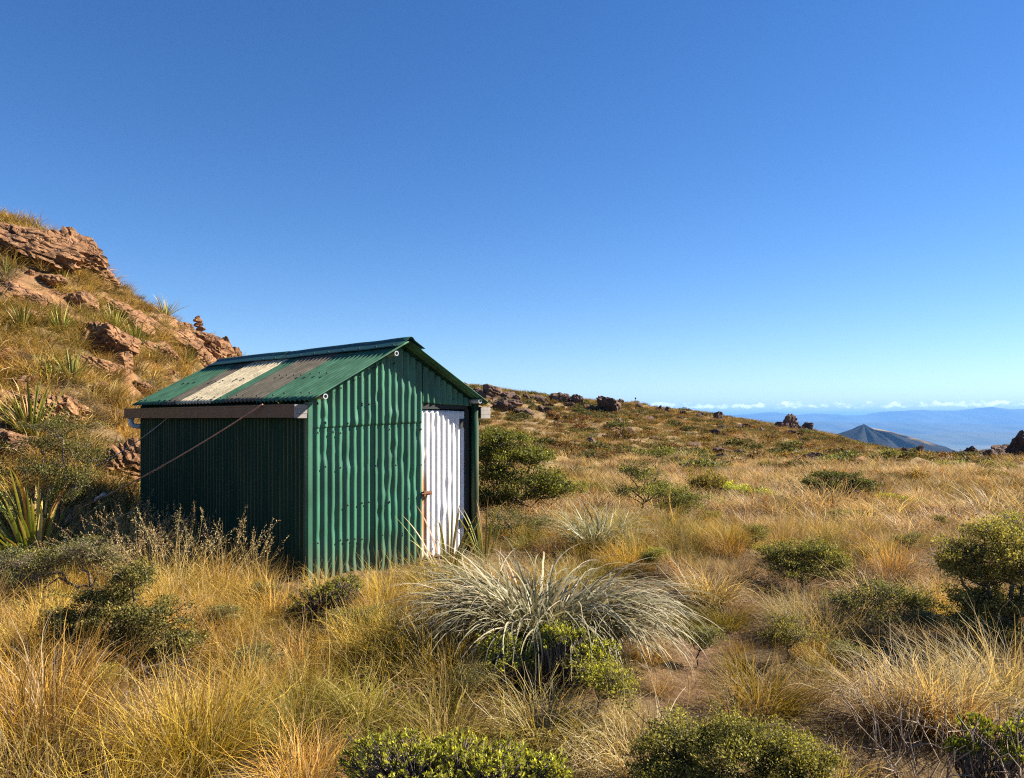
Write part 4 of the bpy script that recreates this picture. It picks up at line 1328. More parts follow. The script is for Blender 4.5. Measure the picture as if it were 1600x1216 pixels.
# left foreground
shrub_px('layered_shrub', 'dark green layered shrub with pale twisted stem in the left foreground', (205, 1050), [(205, 905, 44, 26), (160, 940, 50, 22), (128, 968, 58, 28), (190, 968, 55, 32), (245, 962, 56, 32), (200, 1005, 60, 30), (272, 1000, 50, 26), (115, 992, 45, 20), (235, 1032, 50, 20)],
         901, DARK_G, 0.011, 2100, 80, 0.020, 0.016)
shrub_px('grey_shrub', 'greyish twiggy shrub spreading flat above the layered shrub at left', (165, 945), [(120, 862, 60, 24), (70, 880, 46, 18), (165, 872, 36, 16), (45, 905, 45, 18)], 902, GREY_G, 0.011, 1900, 60, 0.022, 0.018, dead=0.45)
shrub_px('grey_shrub', 'low grey green shrub cut by the left picture edge', (15, 935), [(10, 880, 46, 28), (30, 905, 44, 20)], 903, GREY_G, 0.011, 1900, 60, 0.022, 0.014, dead=0.3)
shrub_px('small_tree', 'small twisted tree with bare lower stem beside the flax left of the hut', (108, 868), [(100, 672, 52, 26), (60, 700, 55, 24), (130, 712, 44, 26), (85, 738, 52, 26), (130, 750, 38, 24), (20, 742, 48, 30), (110, 780, 34, 18)],
         904, ((0.075, 0.078, 0.026), (0.19, 0.18, 0.06)), 0.014, 1500, 52, 0.034, 0.024, dead=0.12, Y=8.3)
flax('big flax clump with broad green leaves under the small tree', onground(-5.05, 8.15), 84, 1.15, 0.046, 501, lean=(0.05, 0.9), tint=1.9)  # leaf colour brightened to stand in for sun the hut's shadow takes away
flax('flax clump with dark leaves between the small tree and the hut', onground(-4.75, 9.2), 26, 0.85, 0.04, 502, lean=(0.2, 1.1), tint=0.6)
flax('tall flax clump with red tipped leaves high at the left edge', tuple(ground(48, 690)), 56, 1.05, 0.034, 503, lean=(0.05, 0.8), tint=1.35)
flax('small leaning flax at the hut far corner', tuple(ground(212, 800)), 14, 0.65, 0.035, 504, lean=(0.2, 1.1), tint=0.5)
flax('sparse flax with yellow leaves growing before the white door', onground(-0.62, 7.55), 24, 0.85, 0.024, 505, lean=(0.15, 1.0), weights=(0.1, 0.06, 0.44, 0.3, 0.10), bend=(0.2, 1.0))
flax('slender yellow flax at the right of the corner post', onground(-0.30, 8.45), 16, 0.85, 0.024, 506, lean=(0.05, 0.55), weights=(0.22, 0.1, 0.4, 0.2, 0.08))
for i, (px, py, L, n, lab) in enumerate([(36, 520, 0.75, 22, 'flax on the upper left of the spur, left of two neighbours'), (94, 520, 0.75, 24, 'flax on the upper left of the spur, right of two neighbours'), (178, 522, 0.9, 22, 'flax just above the jagged orange outcrop'),
                                       (212, 545, 0.9, 22, 'drooping flax right of the jagged orange outcrop'), (258, 496, 0.8, 22, 'flax on the spur skyline'), (292, 580, 0.85, 20, 'pale flax just left of the hut roof'), (112, 600, 0.8, 16, 'sparse pale flax below the jagged outcrop'),
                                       (82, 596, 0.6, 12, 'thin flax left of the sparse pale flax'), (242, 565, 0.6, 12, 'small flax between the broken ledges and the roof'), (100, 440, 0.5, 8, 'tiny flax under the skyline ledge'), (8, 430, 0.5, 8, 'tiny flax at the left edge under the outcrop')]):
    flax(lab, tuple(ground(px, py)), n + 16, L, 0.028, 520 + i, split=False, lean=(0.05, 0.9), tint=1.4)

# behind and right of the hut
shrub_px('broad_shrub', 'broad feathery green shrub just right of the hut corner', (800, 800), [(788, 688, 36, 20), (762, 715, 34, 26), (826, 718, 36, 18), (775, 748, 42, 28), (838, 752, 50, 24), (800, 780, 64, 24), (868, 768, 36, 18), (760, 790, 34, 24)],
         905, ((0.075, 0.08, 0.022), (0.20, 0.19, 0.055)), 0.026, 2300, 70, 0.05, 0.03, Y=12.5)
shrub_px('open_shrub', 'open branched shrub with bare stems on the plain', (1003, 800), [(1028, 708, 24, 14), (985, 738, 22, 14), (1010, 745, 30, 16), (990, 770, 36, 16), (1030, 762, 24, 12)], 906,
         ((0.08, 0.085, 0.028), (0.22, 0.21, 0.07)), 0.02, 750, 34, 0.045, 0.022, Y=13.0)
shrub_px('round_shrub', 'dark round shrub at the foot of the open branched shrub', (1060, 808), [(1040, 775, 30, 18), (1072, 782, 32, 20), (1055, 795, 42, 14)], 907, DARK_G, 0.016, 1700, 60, 0.035, 0.015, Y=12.0)
shrub_px('umbrella_shrub', 'dark flat topped umbrella shaped shrub alone on the plain', (1314, 783), [(1310, 746, 34, 9), (1285, 757, 26, 8), (1340, 756, 24, 8), (1272, 768, 16, 5), (1350, 767, 14, 5), (1300, 768, 22, 6), (1326, 766, 20, 6)],
         908, ((0.035, 0.042, 0.014), (0.095, 0.10, 0.034)), 0.026, 1500, 46, 0.036, 0.03, up=0.9)
shrub_px('round_shrub', 'dense dark dome shaped shrub right of the path tussock', (1250, 925), [(1225, 872, 38, 24), (1270, 868, 42, 24), (1300, 882, 26, 20), (1245, 892, 52, 24)], 909, DARK_G, 0.012, 3200, 90, 0.022, 0.016)
shrub_px('large_shrub', 'large layered shrub cut by the right picture edge', (1585, 1020), [(1560, 835, 50, 20), (1520, 868, 48, 24), (1585, 868, 55, 28), (1500, 888, 30, 14), (1545, 905, 52, 26), (1610, 905, 60, 36), (1570, 950, 60, 30), (1640, 870, 60, 40), (1530, 945, 40, 24), (1650, 950, 60, 40), (1560, 990, 56, 26), (1625, 995, 60, 30), (1515, 975, 30, 18)],
         910, ((0.10, 0.10, 0.03), (0.27, 0.245, 0.085)), 0.012, 3000, 80, 0.024, 0.028, depth=0.9)
shrub_px('foreground_shrub', 'dark small leaved shrub at the bottom edge right of centre', (1150, 1285), [(1075, 1180, 70, 48), (1150, 1165, 72, 42), (1215, 1185, 66, 38), (1270, 1200, 52, 24), (1040, 1215, 50, 36), (1130, 1225, 110, 42), (1230, 1232, 80, 30)],
         911, ((0.07, 0.074, 0.02), (0.24, 0.22, 0.07)), 0.0085, 4200, 120, 0.018, 0.014, depth=0.9)
shrub_px('sprawling_shrub', 'sprawling grey green shrub sunk in grass at right centre', (1385, 990), [(1330, 945, 44, 20), (1385, 930, 46, 22), (1430, 945, 36, 18), (1370, 965, 70, 18)], 912, GREY_G, 0.011, 1900, 60, 0.024, 0.014, dead=0.15)
shrub_px('sprig_shrub', 'low shrub in pale grass below the umbrella shrub', (1318, 818), [(1308, 803, 20, 8), (1332, 806, 18, 7)], 913, GREY_G, 0.016, 700, 30, 0.03, 0.012)
shrub_px('rust_shrub', 'round rust brown shrub on the plain right of the umbrella shrub', (1435, 756), [(1435, 747, 21, 8)], 914, RUST_G, 0.03, 1400, 50, 0.05, 0.015)
shrub_px('rust_shrub', 'tall brushy rust green shrub at the edge of the plain', (1108, 778), [(1090, 760, 16, 16), (1112, 757, 20, 16), (1132, 762, 14, 12)], 915, ((0.10, 0.085, 0.025), (0.20, 0.15, 0.05)), 0.03, 900, 40, 0.045, 0.015, up=2.5)
shrub_px('yellow_green_shrub', 'low yellow green shrub right of the brushy rust shrub', (1170, 782), [(1150, 764, 20, 8), (1180, 771, 26, 8), (1205, 776, 18, 6)], 916, YEL_G, 0.02, 800, 40, 0.035, 0.012)
shrub_px('yellow_green_shrub', 'flat yellow green shrub in the plain below the rust brown shrub', (1405, 789), [(1385, 777, 18, 5), (1410, 782, 24, 6), (1436, 786, 14, 4)], 917, YEL_G, 0.02, 700, 40, 0.035, 0.012)
shrub_px('pale_shrub', 'pale green spiky shrub on the far side of the plain', (1480, 736), [(1470, 728, 16, 7), (1492, 729, 14, 6)], 918, ((0.13, 0.14, 0.04), (0.28, 0.25, 0.09)), 0.05, 500, 30, 0.08, 0.015, up=2.0)
shrub_px('brown_shrub', 'dark brown shrub at the foot of the far ridge', (1345, 716), [(1345, 710, 15, 5)], 919, ((0.05, 0.045, 0.018), (0.12, 0.075, 0.03)), 0.06, 500, 30, 0.09, 0.02)
shrub_px('olive_shrub', 'olive shrub beside the dark brown one at the ridge foot', (1374, 726), [(1372, 716, 14, 6), (1392, 709, 10, 5)], 920, GREY_G, 0.06, 400, 26, 0.09, 0.02)
shrub_px('olive_shrub', 'olive bush in front of the crag at the right edge', (1560, 738), [(1545, 728, 14, 7), (1575, 731, 16, 6)], 921, ((0.12, 0.11, 0.035), (0.22, 0.18, 0.07)), 0.04, 500, 30, 0.07, 0.02)
shrub_px('grey_shrub', 'grey green shrub below the broad shrub by the hut', (790, 850), [(800, 812, 44, 20), (840, 822, 40, 18), (775, 830, 30, 16)], 922, ((0.07, 0.075, 0.025), (0.16, 0.15, 0.055)), 0.014, 1300, 60, 0.035, 0.014, dead=0.3)
shrub_px('low_shrub', 'low dark shrub sunk behind the silver tussock', (925, 778), [(915, 762, 26, 9), (940, 768, 18, 7)], 923, DARK_G, 0.02, 700, 34, 0.045, 0.014)


def hebe_px(label, base, pads, seed, tips=150, leaf=0.017, colours=YEL_G, Y=None):
    g = ground(*base) if Y is None else at(base[0], base[1], Y)
    if Y is not None: g[2] = float(height(g[0], g[1]))
    base_row = HZ + (EYE - g[2]) / g[1] * FPX
    bs, bl = rosette_shrub(pads_px(g[1], base[0], base_row, pads, 0.85), np.random.default_rng(seed), tips, leaf, colours)
    return put_shrub('hebe_shrub', label, 'shrub', tuple(g), bs, bl)


hebe_px('yellow green hebe with two domes in front of the silver tussock', (862, 1085), [(795, 1032, 40, 34), (872, 1000, 36, 22), (925, 1030, 36, 28)], 930, 230, 0.019)
hebe_px('bright yellow green hebe along the bottom edge left of centre', (700, 1262), [(620, 1196, 66, 48), (700, 1206, 66, 44), (785, 1212, 66, 40), (850, 1215, 40, 34)], 931, 240, 0.0165, ((0.20, 0.22, 0.03), (0.50, 0.46, 0.07)))
hebe_px('small olive hebe in front of the hut gable', (510, 975), [(500, 935, 38, 26), (535, 922, 30, 20), (475, 960, 26, 16)], 932, 120, 0.018, ((0.14, 0.15, 0.03), (0.34, 0.32, 0.06)))
hebe_px('thin hebe with bare grey stems in the bottom right corner', (1535, 1240), [(1530, 1145, 34, 22), (1560, 1175, 40, 26), (1500, 1170, 24, 20), (1590, 1150, 24, 24)], 933, 34, 0.020, ((0.13, 0.15, 0.02), (0.34, 0.30, 0.04)))
hebe_px('bright green hebe patch by the left edge under the flax', (28, 905), [(20, 862, 26, 14), (45, 870, 18, 10)], 934, 60, 0.016)
hebe_px('bright green hebe on top of the large right hand shrub', (1580, 860), [(1575, 812, 36, 14), (1600, 822, 30, 16)], 935, 90, 0.018)


def bare_sticks(label, px, py, seed, n, H, spread):
    rng = np.random.default_rng(seed)
    g = ground(px, py)
    b = MB()
    for i in range(n):
        a = rng.random() * 6.283
        P0 = np.array([math.cos(a), math.sin(a), 0]) * rng.uniform(0, spread * 0.3)
        P1 = P0 + np.array([math.cos(a) * rng.uniform(0, spread), math.sin(a) * rng.uniform(0, spread), H * rng.uniform(0.5, 1)])
        P = twig(b, P0 - np.array([0, 0, 0.05]), P1, 0.0042, 0.002, rng, 0.3, 6, 5)
        for q in (2, 3, 4):
            d = (P1 - P0) * 0.35 + rng.normal(0, 0.09, 3)
            twig(b, P[q], P[q] + d, 0.003, 0.0012, rng, 0.2, 4, 4)
    root = thing('dead_shrub', label, 'dead shrub', tuple(g))
    link('twigs', b.mesh('twigs'), M_STICK, root)


M_STICK = rough_mat('bleached_twigs', [(0.3, (0.12, 0.085, 0.06)), (0.55, (0.26, 0.20, 0.15)), (0.8, (0.40, 0.34, 0.27))], 30, bump=0.3, bscale=60)
bare_sticks('bare grey stick shrub at the bottom right, left of the thin hebe', 1420, 1225, 41, 13, 0.40, 0.3)
bare_sticks('bare grey stick shrub around the thin hebe in the corner', 1555, 1235, 42, 13, 0.36, 0.3)
bare_sticks('pale dead twigs poking from grass below the layered shrub', 262, 1075, 43, 12, 0.26, 0.22)


# ------------------------------------------------------------------ tussocks one can pick out
STRAW = (0.50, 0.38, 0.19); GOLD = (0.51, 0.345, 0.10); OLIVE = (0.14, 0.145, 0.03); GREEN = (0.10, 0.13, 0.025); PALE = (0.50, 0.42, 0.27); TAN = (0.42, 0.29, 0.15); BROWN = (0.20, 0.115, 0.05); GREYB = (0.24, 0.20, 0.15)


def tussock(label, px, py, seed, parts, mat=None, cat='tussock', Y=None):
    """parts: keyword sets for blades(); lengths in metres"""
    g = ground(px, py) if Y is None else at(px, py, Y)
    if Y is not None: g[2] = float(height(g[0], g[1]))
    rng = np.random.default_rng(seed)
    root = thing('tussock', label, cat, (g[0], g[1], g[2] - 0.02))
    b = MB()
    for kw in parts:
        kw = dict(kw); n = kw.pop('n'); c = kw.pop('c', (0, 0, 0))
        if mat is None:
            n = int(n * 1.6); kw['width'] *= 0.68; kw['length'] = tuple(q * 0.84 for q in kw['length']); kw.setdefault('kink', 0.16)
        else:
            kw.setdefault('kink', 0.05); kw.setdefault('vary', 0.35)
        V, Q, C, _ = blades(n, rng, **kw)
        b.add(V + np.asarray(c), Q, C=C)
    link('leaves', b.mesh('tussock_leaves'), mat or M_GRASS, root, kind='stuff')
    return root


SILV = dict(root=(0.12, 0.12, 0.055), tip=(0.30, 0.275, 0.155), dead=(0.44, 0.37, 0.24), dead_share=0.16, tip_w=0.12)
tussock('big silver grey tussock with broad arching leaves in front of the door', 858, 1018, 601, [
    dict(n=620, spread=0.26, length=(0.65, 1.08), width=0.014, lean=(0.12, 0.75), bend=(1.4, 2.3), segs=11, curl=0.4, c=(-0.05, 0.05, 0.0), **SILV),
    dict(n=300, spread=0.22, length=(0.65, 1.0), width=0.014, lean=(0.2, 0.8), bend=(1.2, 2.0), segs=11, curl=0.35, az=3.0, c=(-0.22, 0.1, 0.05), **SILV),
    dict(n=380, spread=0.22, length=(0.6, 0.98), width=0.014, lean=(0.1, 0.75), bend=(1.5, 2.5), segs=11, curl=0.35, az=-0.45, c=(0.18, -0.04, 0.03), **SILV),
    dict(n=200, spread=0.3, length=(0.35, 0.7), width=0.011, lean=(0.6, 1.4), bend=(0.6, 1.2), segs=8, kink=0.15, root=(0.15, 0.10, 0.06), tip=(0.28, 0.20, 0.12))], M_SILVER)
tussock('smaller silver grey tussock behind the big one', 935, 862, 602, [dict(n=300, spread=0.2, length=(0.5, 0.9), width=0.015, lean=(0.05, 0.8), bend=(0.9, 1.9), segs=9, curl=0.35, **SILV)], M_SILVER)
tussock('straw and olive tussock at the head of the path', 1108, 945, 603, [
    dict(n=420, spread=0.13, length=(0.4, 0.68), width=0.007, lean=(0.1, 0.95), bend=(0.5, 1.5), segs=7, root=OLIVE, tip=(0.36, 0.29, 0.14), dead=PALE, dead_share=0.3),
    dict(n=160, spread=0.14, length=(0.35, 0.6), width=0.007, lean=(0.9, 1.3), bend=(0.7, 1.4), segs=7, root=GREYB, tip=(0.32, 0.26, 0.18))])
tussock('green tussock with dark hollow below it before the hut gable', 648, 1048, 604, [
    dict(n=620, spread=0.16, length=(0.42, 0.78), width=0.006, lean=(0.05, 0.9), bend=(0.3, 1.5), segs=7, root=(0.055, 0.075, 0.015), tip=(0.22, 0.20, 0.05), dead=GOLD, dead_share=0.22)])
tussock('dark olive brown tussock left of the green one', 490, 1040, 605, [
    dict(n=520, spread=0.15, length=(0.35, 0.62), width=0.006, lean=(0.1, 1.0), bend=(0.4, 1.5), segs=7, root=(0.06, 0.06, 0.018), tip=(0.20, 0.15, 0.05), dead=TAN, dead_share=0.2)])
tussock('tall gold and green tussock at the left edge of the foreground', 70, 1190, 606, [
    dict(n=560, spread=0.17, length=(0.5, 0.9), width=0.0065, lean=(0.03, 0.7), bend=(0.2, 1.2), segs=7, root=(0.13, 0.14, 0.02), tip=GOLD, dead=PALE, dead_share=0.18)])
tussock('gold tussock with green heart in the left foreground', 300, 1205, 607, [
    dict(n=560, spread=0.17, length=(0.45, 0.75), width=0.006, lean=(0.05, 0.8), bend=(0.3, 1.4), segs=7, root=(0.14, 0.15, 0.02), tip=GOLD, dead=STRAW, dead_share=0.25)])
tussock('olive mound tussock below the dark olive brown one', 470, 1135, 608, [
    dict(n=520, spread=0.16, length=(0.35, 0.6), width=0.0055, lean=(0.2, 1.1), bend=(0.5, 1.5), segs=7, root=(0.13, 0.13, 0.02), tip=(0.34, 0.26, 0.07), dead=STRAW, dead_share=0.3)])
tussock('pale arching tussock in front of the right hand shadow', 1400, 1130, 609, [
    dict(n=420, spread=0.15, length=(0.4, 0.8), width=0.006, lean=(0.1, 0.9), bend=(0.7, 2.2), segs=9, root=BROWN, tip=(0.46, 0.36, 0.2), dead=PALE, dead_share=0.4)])
tussock('orange stemmed tussock in the right foreground', 1475, 1140, 610, [
    dict(n=360, spread=0.13, length=(0.4, 0.75), width=0.006, lean=(0.05, 0.7), bend=(0.5, 1.9), segs=9, root=(0.34, 0.13, 0.03), tip=(0.46, 0.36, 0.2), dead=PALE, dead_share=0.35)])
tussock('golden tussock against the right edge below the large shrub', 1575, 1110, 611, [
    dict(n=520, spread=0.16, length=(0.45, 0.85), width=0.006, lean=(0.1, 0.95), bend=(0.4, 1.5), segs=7, root=(0.17, 0.15, 0.035), tip=STRAW, dead=PALE, dead_share=0.3)])
tussock('yellow green tussock beside the lower end of the path', 1190, 1115, 612, [
    dict(n=480, spread=0.14, length=(0.3, 0.55), width=0.0055, lean=(0.1, 1.0), bend=(0.4, 1.4), segs=7, root=(0.15, 0.15, 0.02), tip=(0.36, 0.28, 0.07), dead=STRAW, dead_share=0.25)])
tussock('small soft green tussock right of the silver one', 1078, 985, 613, [
    dict(n=460, spread=0.15, length=(0.25, 0.45), width=0.0055, lean=(0.2, 1.1), bend=(0.5, 1.5), segs=6, root=(0.10, 0.11, 0.02), tip=(0.28, 0.22, 0.065))])
tussock('gold green mound between the two silver tussocks', 985, 890, 614, [
    dict(n=560, spread=0.22, length=(0.3, 0.55), width=0.006, lean=(0.1, 1.0), bend=(0.4, 1.3), segs=6, root=(0.14, 0.13, 0.02), tip=(0.38, 0.27, 0.08))])
tussock('dark green drooping tussock at the turn of the path', 1135, 980, 615, [
    dict(n=420, spread=0.12, length=(0.25, 0.45), width=0.0055, lean=(0.2, 1.2), bend=(0.6, 1.6), segs=6, root=(0.06, 0.075, 0.015), tip=(0.22, 0.17, 0.05))])
tussock('broad straw tussock right of the path turn', 1290, 1000, 616, [
    dict(n=560, spread=0.24, length=(0.35, 0.65), width=0.006, lean=(0.1, 1.0), bend=(0.5, 1.6), segs=7, root=OLIVE, tip=STRAW, dead=PALE, dead_share=0.3)])
tussock('pale matted tussock at bottom centre', 1000, 1190, 617, [
    dict(n=520, spread=0.24, length=(0.3, 0.6), width=0.0055, lean=(0.3, 1.2), bend=(0.7, 1.9), segs=8, root=TAN, tip=(0.48, 0.37, 0.19), dead=PALE, dead_share=0.3)])
tussock('dark centred tussock with white dead leaves at bottom centre', 850, 1160, 618, [
    dict(n=380, spread=0.14, length=(0.35, 0.6), width=0.006, lean=(0.2, 1.1), bend=(0.7, 2.0), segs=8, root=(0.09, 0.08, 0.025), tip=(0.34, 0.25, 0.09), dead=PALE, dead_share=0.25)])


# ------------------------------------------------------------------ uncountable grass: points carrying tuft shapes
def scatter(name, label, P, rz, tilt, scl, idx, sources, mat):
    col = bpy.data.collections.new(name + '_shapes')
    for i, me in enumerate(sources):
        if len(me.materials) == 0: me.materials.append(mat)
        col.objects.link(bpy.data.objects.new('%s_shape_%02d' % (name, i), me))
    me = bpy.data.meshes.new(name)
    n = len(P)
    me.vertices.add(n); me.vertices.foreach_set('co', np.asarray(P, np.float32).ravel())
    a = me.attributes.new('rot', 'FLOAT_VECTOR', 'POINT'); a.data.foreach_set('vector', np.stack([tilt[:, 0], tilt[:, 1], rz], -1).astype(np.float32).ravel())
    a = me.attributes.new('scl', 'FLOAT_VECTOR', 'POINT'); a.data.foreach_set('vector', np.asarray(scl, np.float32).ravel())
    a = me.attributes.new('idx', 'INT', 'POINT'); a.data.foreach_set('value', np.asarray(idx, np.int32))
    o = link(name, me, None, kind='stuff', label=label, cat='grass')
    ng = bpy.data.node_groups.new(name, 'GeometryNodeTree')
    ng.interface.new_socket('Geometry', in_out='INPUT', socket_type='NodeSocketGeometry')
    ng.interface.new_socket('Geometry', in_out='OUTPUT', socket_type='NodeSocketGeometry')
    N, Lk = ng.nodes, ng.links
    gi, go = N.new('NodeGroupInput'), N.new('NodeGroupOutput')
    ip = N.new('GeometryNodeInstanceOnPoints'); ip.inputs['Pick Instance'].default_value = True
    ci = N.new('GeometryNodeCollectionInfo'); ci.inputs['Collection'].default_value = col
    ci.inputs['Separate Children'].default_value = True; ci.inputs['Reset Children'].default_value = True

    def attr(nm, ty):
        q = N.new('GeometryNodeInputNamedAttribute'); q.data_type = ty; q.inputs['Name'].default_value = nm
        return q.outputs['Attribute']
    Lk.new(gi.outputs[0], ip.inputs['Points']); Lk.new(ci.outputs[0], ip.inputs['Instance'])
    Lk.new(attr('idx', 'INT'), ip.inputs['Instance Index'])
    er = N.new('FunctionNodeEulerToRotation'); Lk.new(attr('rot', 'FLOAT_VECTOR'), er.inputs[0]); Lk.new(er.outputs[0], ip.inputs['Rotation'])
    Lk.new(attr('scl', 'FLOAT_VECTOR'), ip.inputs['Scale'])
    Lk.new(ip.outputs[0], go.inputs[0])
    md = o.modifiers.new('scatter', 'NODES'); md.node_group = ng
    return o


def tuft(seed, n, **kw):
    V, Q, C, _ = blades(n, np.random.default_rng(seed), **kw)
    return mesh_np('tuft', V, Q, C)


def seed_tuft(seed, n=22, H=(0.55, 0.85)):
    """tall stalks each ending in a loose feathery seed head, over a leafy base"""
    rng = np.random.default_rng(seed)
    b = MB()
    V, Q, C, P = blades(n, rng, spread=0.12, length=H, width=0.0035, lean=(0.02, 0.35), bend=(0.1, 0.8), segs=6, root=GOLD, tip=(0.48, 0.36, 0.18), curl=0.3)
    b.add(V, Q, C=C)
    for k in range(n):
        tp, d = P[k, -1], P[k, -1] - P[k, -3]
        m = 34
        t = rng.random(m)[:, None]
        pos = tp - d * t * 0.95 + rng.normal(0, 0.008, (m, 3)) * (0.4 + t)
        dd = np.repeat(d[None] / np.linalg.norm(d), m, 0) + rng.normal(0, 0.4, (m, 3))
        V2, Q2, C2 = leaves_at(pos, rng, 0.016, 0.28, 0.0, ((0.36, 0.27, 0.14), (0.55, 0.45, 0.28)), D=dd)
        b.add(V2, Q2, C=C2)
    V, Q, C, _ = blades(110, rng, spread=0.15, length=(0.3, 0.55), width=0.005, lean=(0.1, 0.9), bend=(0.3, 1.3), segs=5, root=GOLD, tip=STRAW)
    b.add(V, Q, C=C)
    return b.mesh('tuft')


def blocked(x, y, pad=0.06):
    u, v = hut_uv(x, y)
    return (u > -pad) & (u < HUT_W + pad) & (v > -pad) & (v < HUT_L + pad)


def sample_wedge(n, y0, y1, amax, rng, amin=None, extra=1.0):
    Y = np.sqrt(rng.random(n) * (y1 ** 2 - y0 ** 2) + y0 ** 2)
    amin = -amax if amin is None else amin
    return rng.uniform(amin, amax, n) * Y + rng.normal(0, extra * 0.2, n), Y


def grass_near():
    rng = np.random.default_rng(71)
    src = []
    F = dict(spread=0.11, length=(0.26, 0.56), width=0.0033, lean=(0.0, 1.05), bend=(0.6, 2.0), segs=7, curl=0.6, kink=0.2)
    for i in range(3): src.append(tuft(800 + i, 430, **{**F, 'bend': (0.3, 1.5)}, root=(0.20, 0.15, 0.04), tip=GOLD, dead=STRAW, dead_share=0.3))        # 0-2 gold
    for i in range(3): src.append(tuft(810 + i, 450, **F, root=(0.085, 0.095, 0.018), tip=(0.30, 0.245, 0.07), dead=STRAW, dead_share=0.2))  # 3-5 olive
    for i in range(3): src.append(tuft(820 + i, 400, **{**F, 'spread': 0.18, 'lean': (0.4, 1.3), 'curl': 1.0}, root=TAN, tip=(0.50, 0.39, 0.21), dead=PALE, dead_share=0.3))  # 6-8 pale mat
    for i in range(2): src.append(tuft(830 + i, 200, spread=0.24, length=(0.1, 0.28), width=0.0034, kink=0.25, lean=(0.5, 1.45), bend=(0.3, 1.6), segs=4, curl=1.2, root=BROWN, tip=(0.30, 0.2, 0.09), dead=GREYB, dead_share=0.35))  # 9-10 litter
    for i in range(2): src.append(tuft(840 + i, 400, **F, root=BROWN, tip=(0.33, 0.22, 0.10), dead=GREYB, dead_share=0.3))   # 11-12 brown
    for i in range(2): src.append(seed_tuft(850 + i))                                                                                      # 13-14 seed heads
    cx_, cy_ = sample_wedge(9000, 2.3, 11.5, 0.86, rng)
    dist = 0.27 + 0.13 * smooth((fbm(cx_ * 0.5, cy_ * 0.5, octv=2, seed=77) + 0.5)) - 0.07 * smooth((-cx_ - 0.2) / 1.5)
    ok = []
    grid = {}
    for q in range(len(cx_)):
        gx, gy = int(cx_[q] // 0.4), int(cy_[q] // 0.4)
        if all((cx_[q] - cx_[s_]) ** 2 + (cy_[q] - cy_[s_]) ** 2 > dist[q] ** 2 for a_ in (-1, 0, 1) for b_ in (-1, 0, 1) for s_ in grid.get((gx + a_, gy + b_), ())):
            grid.setdefault((gx, gy), []).append(q); ok.append(q)
    x, y = cx_[ok], cy_[ok]
    x2, y2 = sample_wedge(2300, 2.2, 11.5, 0.86, rng)
    n1 = len(x)
    x = np.concatenate([x, x2]); y = np.concatenate([y, y2])
    litter = np.arange(len(x)) >= n1
    pd = path_dist(x, y)
    keep = ~blocked(x, y) & ((pd > 0.17) | litter & (rng.random(len(x)) < 0.4)) & (np.hypot(x, y) > 2.3)
    keep &= ~((left_part(x, y) > 0.03) & (bare_mask(x, y) > 0.5))
    # not straight through the heart of the picked out plants
    for o in list(COL.objects):
        if o.parent is None and o.get('category') in ('tussock', 'shrub') and not o.name.startswith('low_shrub'):
            lx, ly = o.location.x, o.location.y
            if ly < 11:
                if o.get('category') == 'tussock': keep &= np.hypot(x - lx, y - ly) > 0.2
                else:
                    f = np.clip((ly - y) / 0.7, 0, 1)                 # keep the view side of a shrub open
                    keep &= (np.hypot(x - lx * y / ly, np.where(y < ly, (ly - y) * 0.45, y - ly)) > (0.62 if 'twisted stem in the left' in o['label'] else 0.12 if o.name.startswith('large_shrub') else 0.34)) | litter
    lx, ly = 0.28, 5.6
    keep &= ~((np.hypot((x - 0.28) / 1.1, (y - 5.45) / 0.75) < 0.75) & ~litter)
    # trodden or worn hollows where only short litter lies
    keep &= ~((fbm(x * 1.1 + 20, y * 1.1, octv=2, seed=307) < -0.66) & ~litter)
    x, y, litter = x[keep], y[keep], litter[keep]
    n = len(x)
    p1 = fbm(x * 0.7, y * 0.7, octv=2, seed=301) + rng.normal(0, 0.28, n)
    p2 = fbm(x * 0.6 + 50, y * 0.6, octv=2, seed=302) + rng.normal(0, 0.28, n)
    goldbias = smooth((-x - 0.1) / 1.6)                       # the left foreground is the goldest
    idx = np.where(p1 + goldbias * 0.75 > 0.4, 0, np.where(p2 > 0.35, 2, np.where(p1 < -0.35, 3, 1)))
    k = rng.random(n)
    pick = np.choose(idx, [(k * 3).astype(int), 3 + (k * 3).astype(int), 6 + (k * 3).astype(int), 11 + (k * 2).astype(int)])
    u, v = hut_uv(x, y)
    byw = (u < -0.1) & (u > -1.5) & (v > -0.6) & (v < 4.0)
    pick = np.where(byw & (rng.random(n) < 0.55) & (u < -0.5), 13 + (k * 2).astype(int), pick)
    pick = np.where(litter, 9 + (k * 2).astype(int), pick)
    s = rng.uniform(0.5, 1.2, n) * np.where(np.hypot(x, y) < 3.4, 0.75, 1.0)
    # the sun starved strip right under the front wall stays low
    s = np.where((v < 0) & (v > -0.7) & (u > -0.2) & (u < HUT_W + 0.3), s * 0.55, s)
    s = np.where(byw & ~litter & (u < -0.45), np.maximum(s, 0.85), s)
    s = s * np.where(pd[keep] < 0.5, 0.7, 1.0)
    s = s * np.where((x > 1.2) & (y < 5.2), 0.75, 1.0)
    sc = np.stack([s, s, s * rng.uniform(0.85, 1.15, n)], -1)
    scatter('dry_grass', 'golden and olive dry grass filling the foreground round the hut', np.stack([x, y, height(x, y) - 0.02], -1), rng.random(n) * 6.283, rng.normal(0, 0.12, (n, 2)), sc, pick, src, M_GRASS)


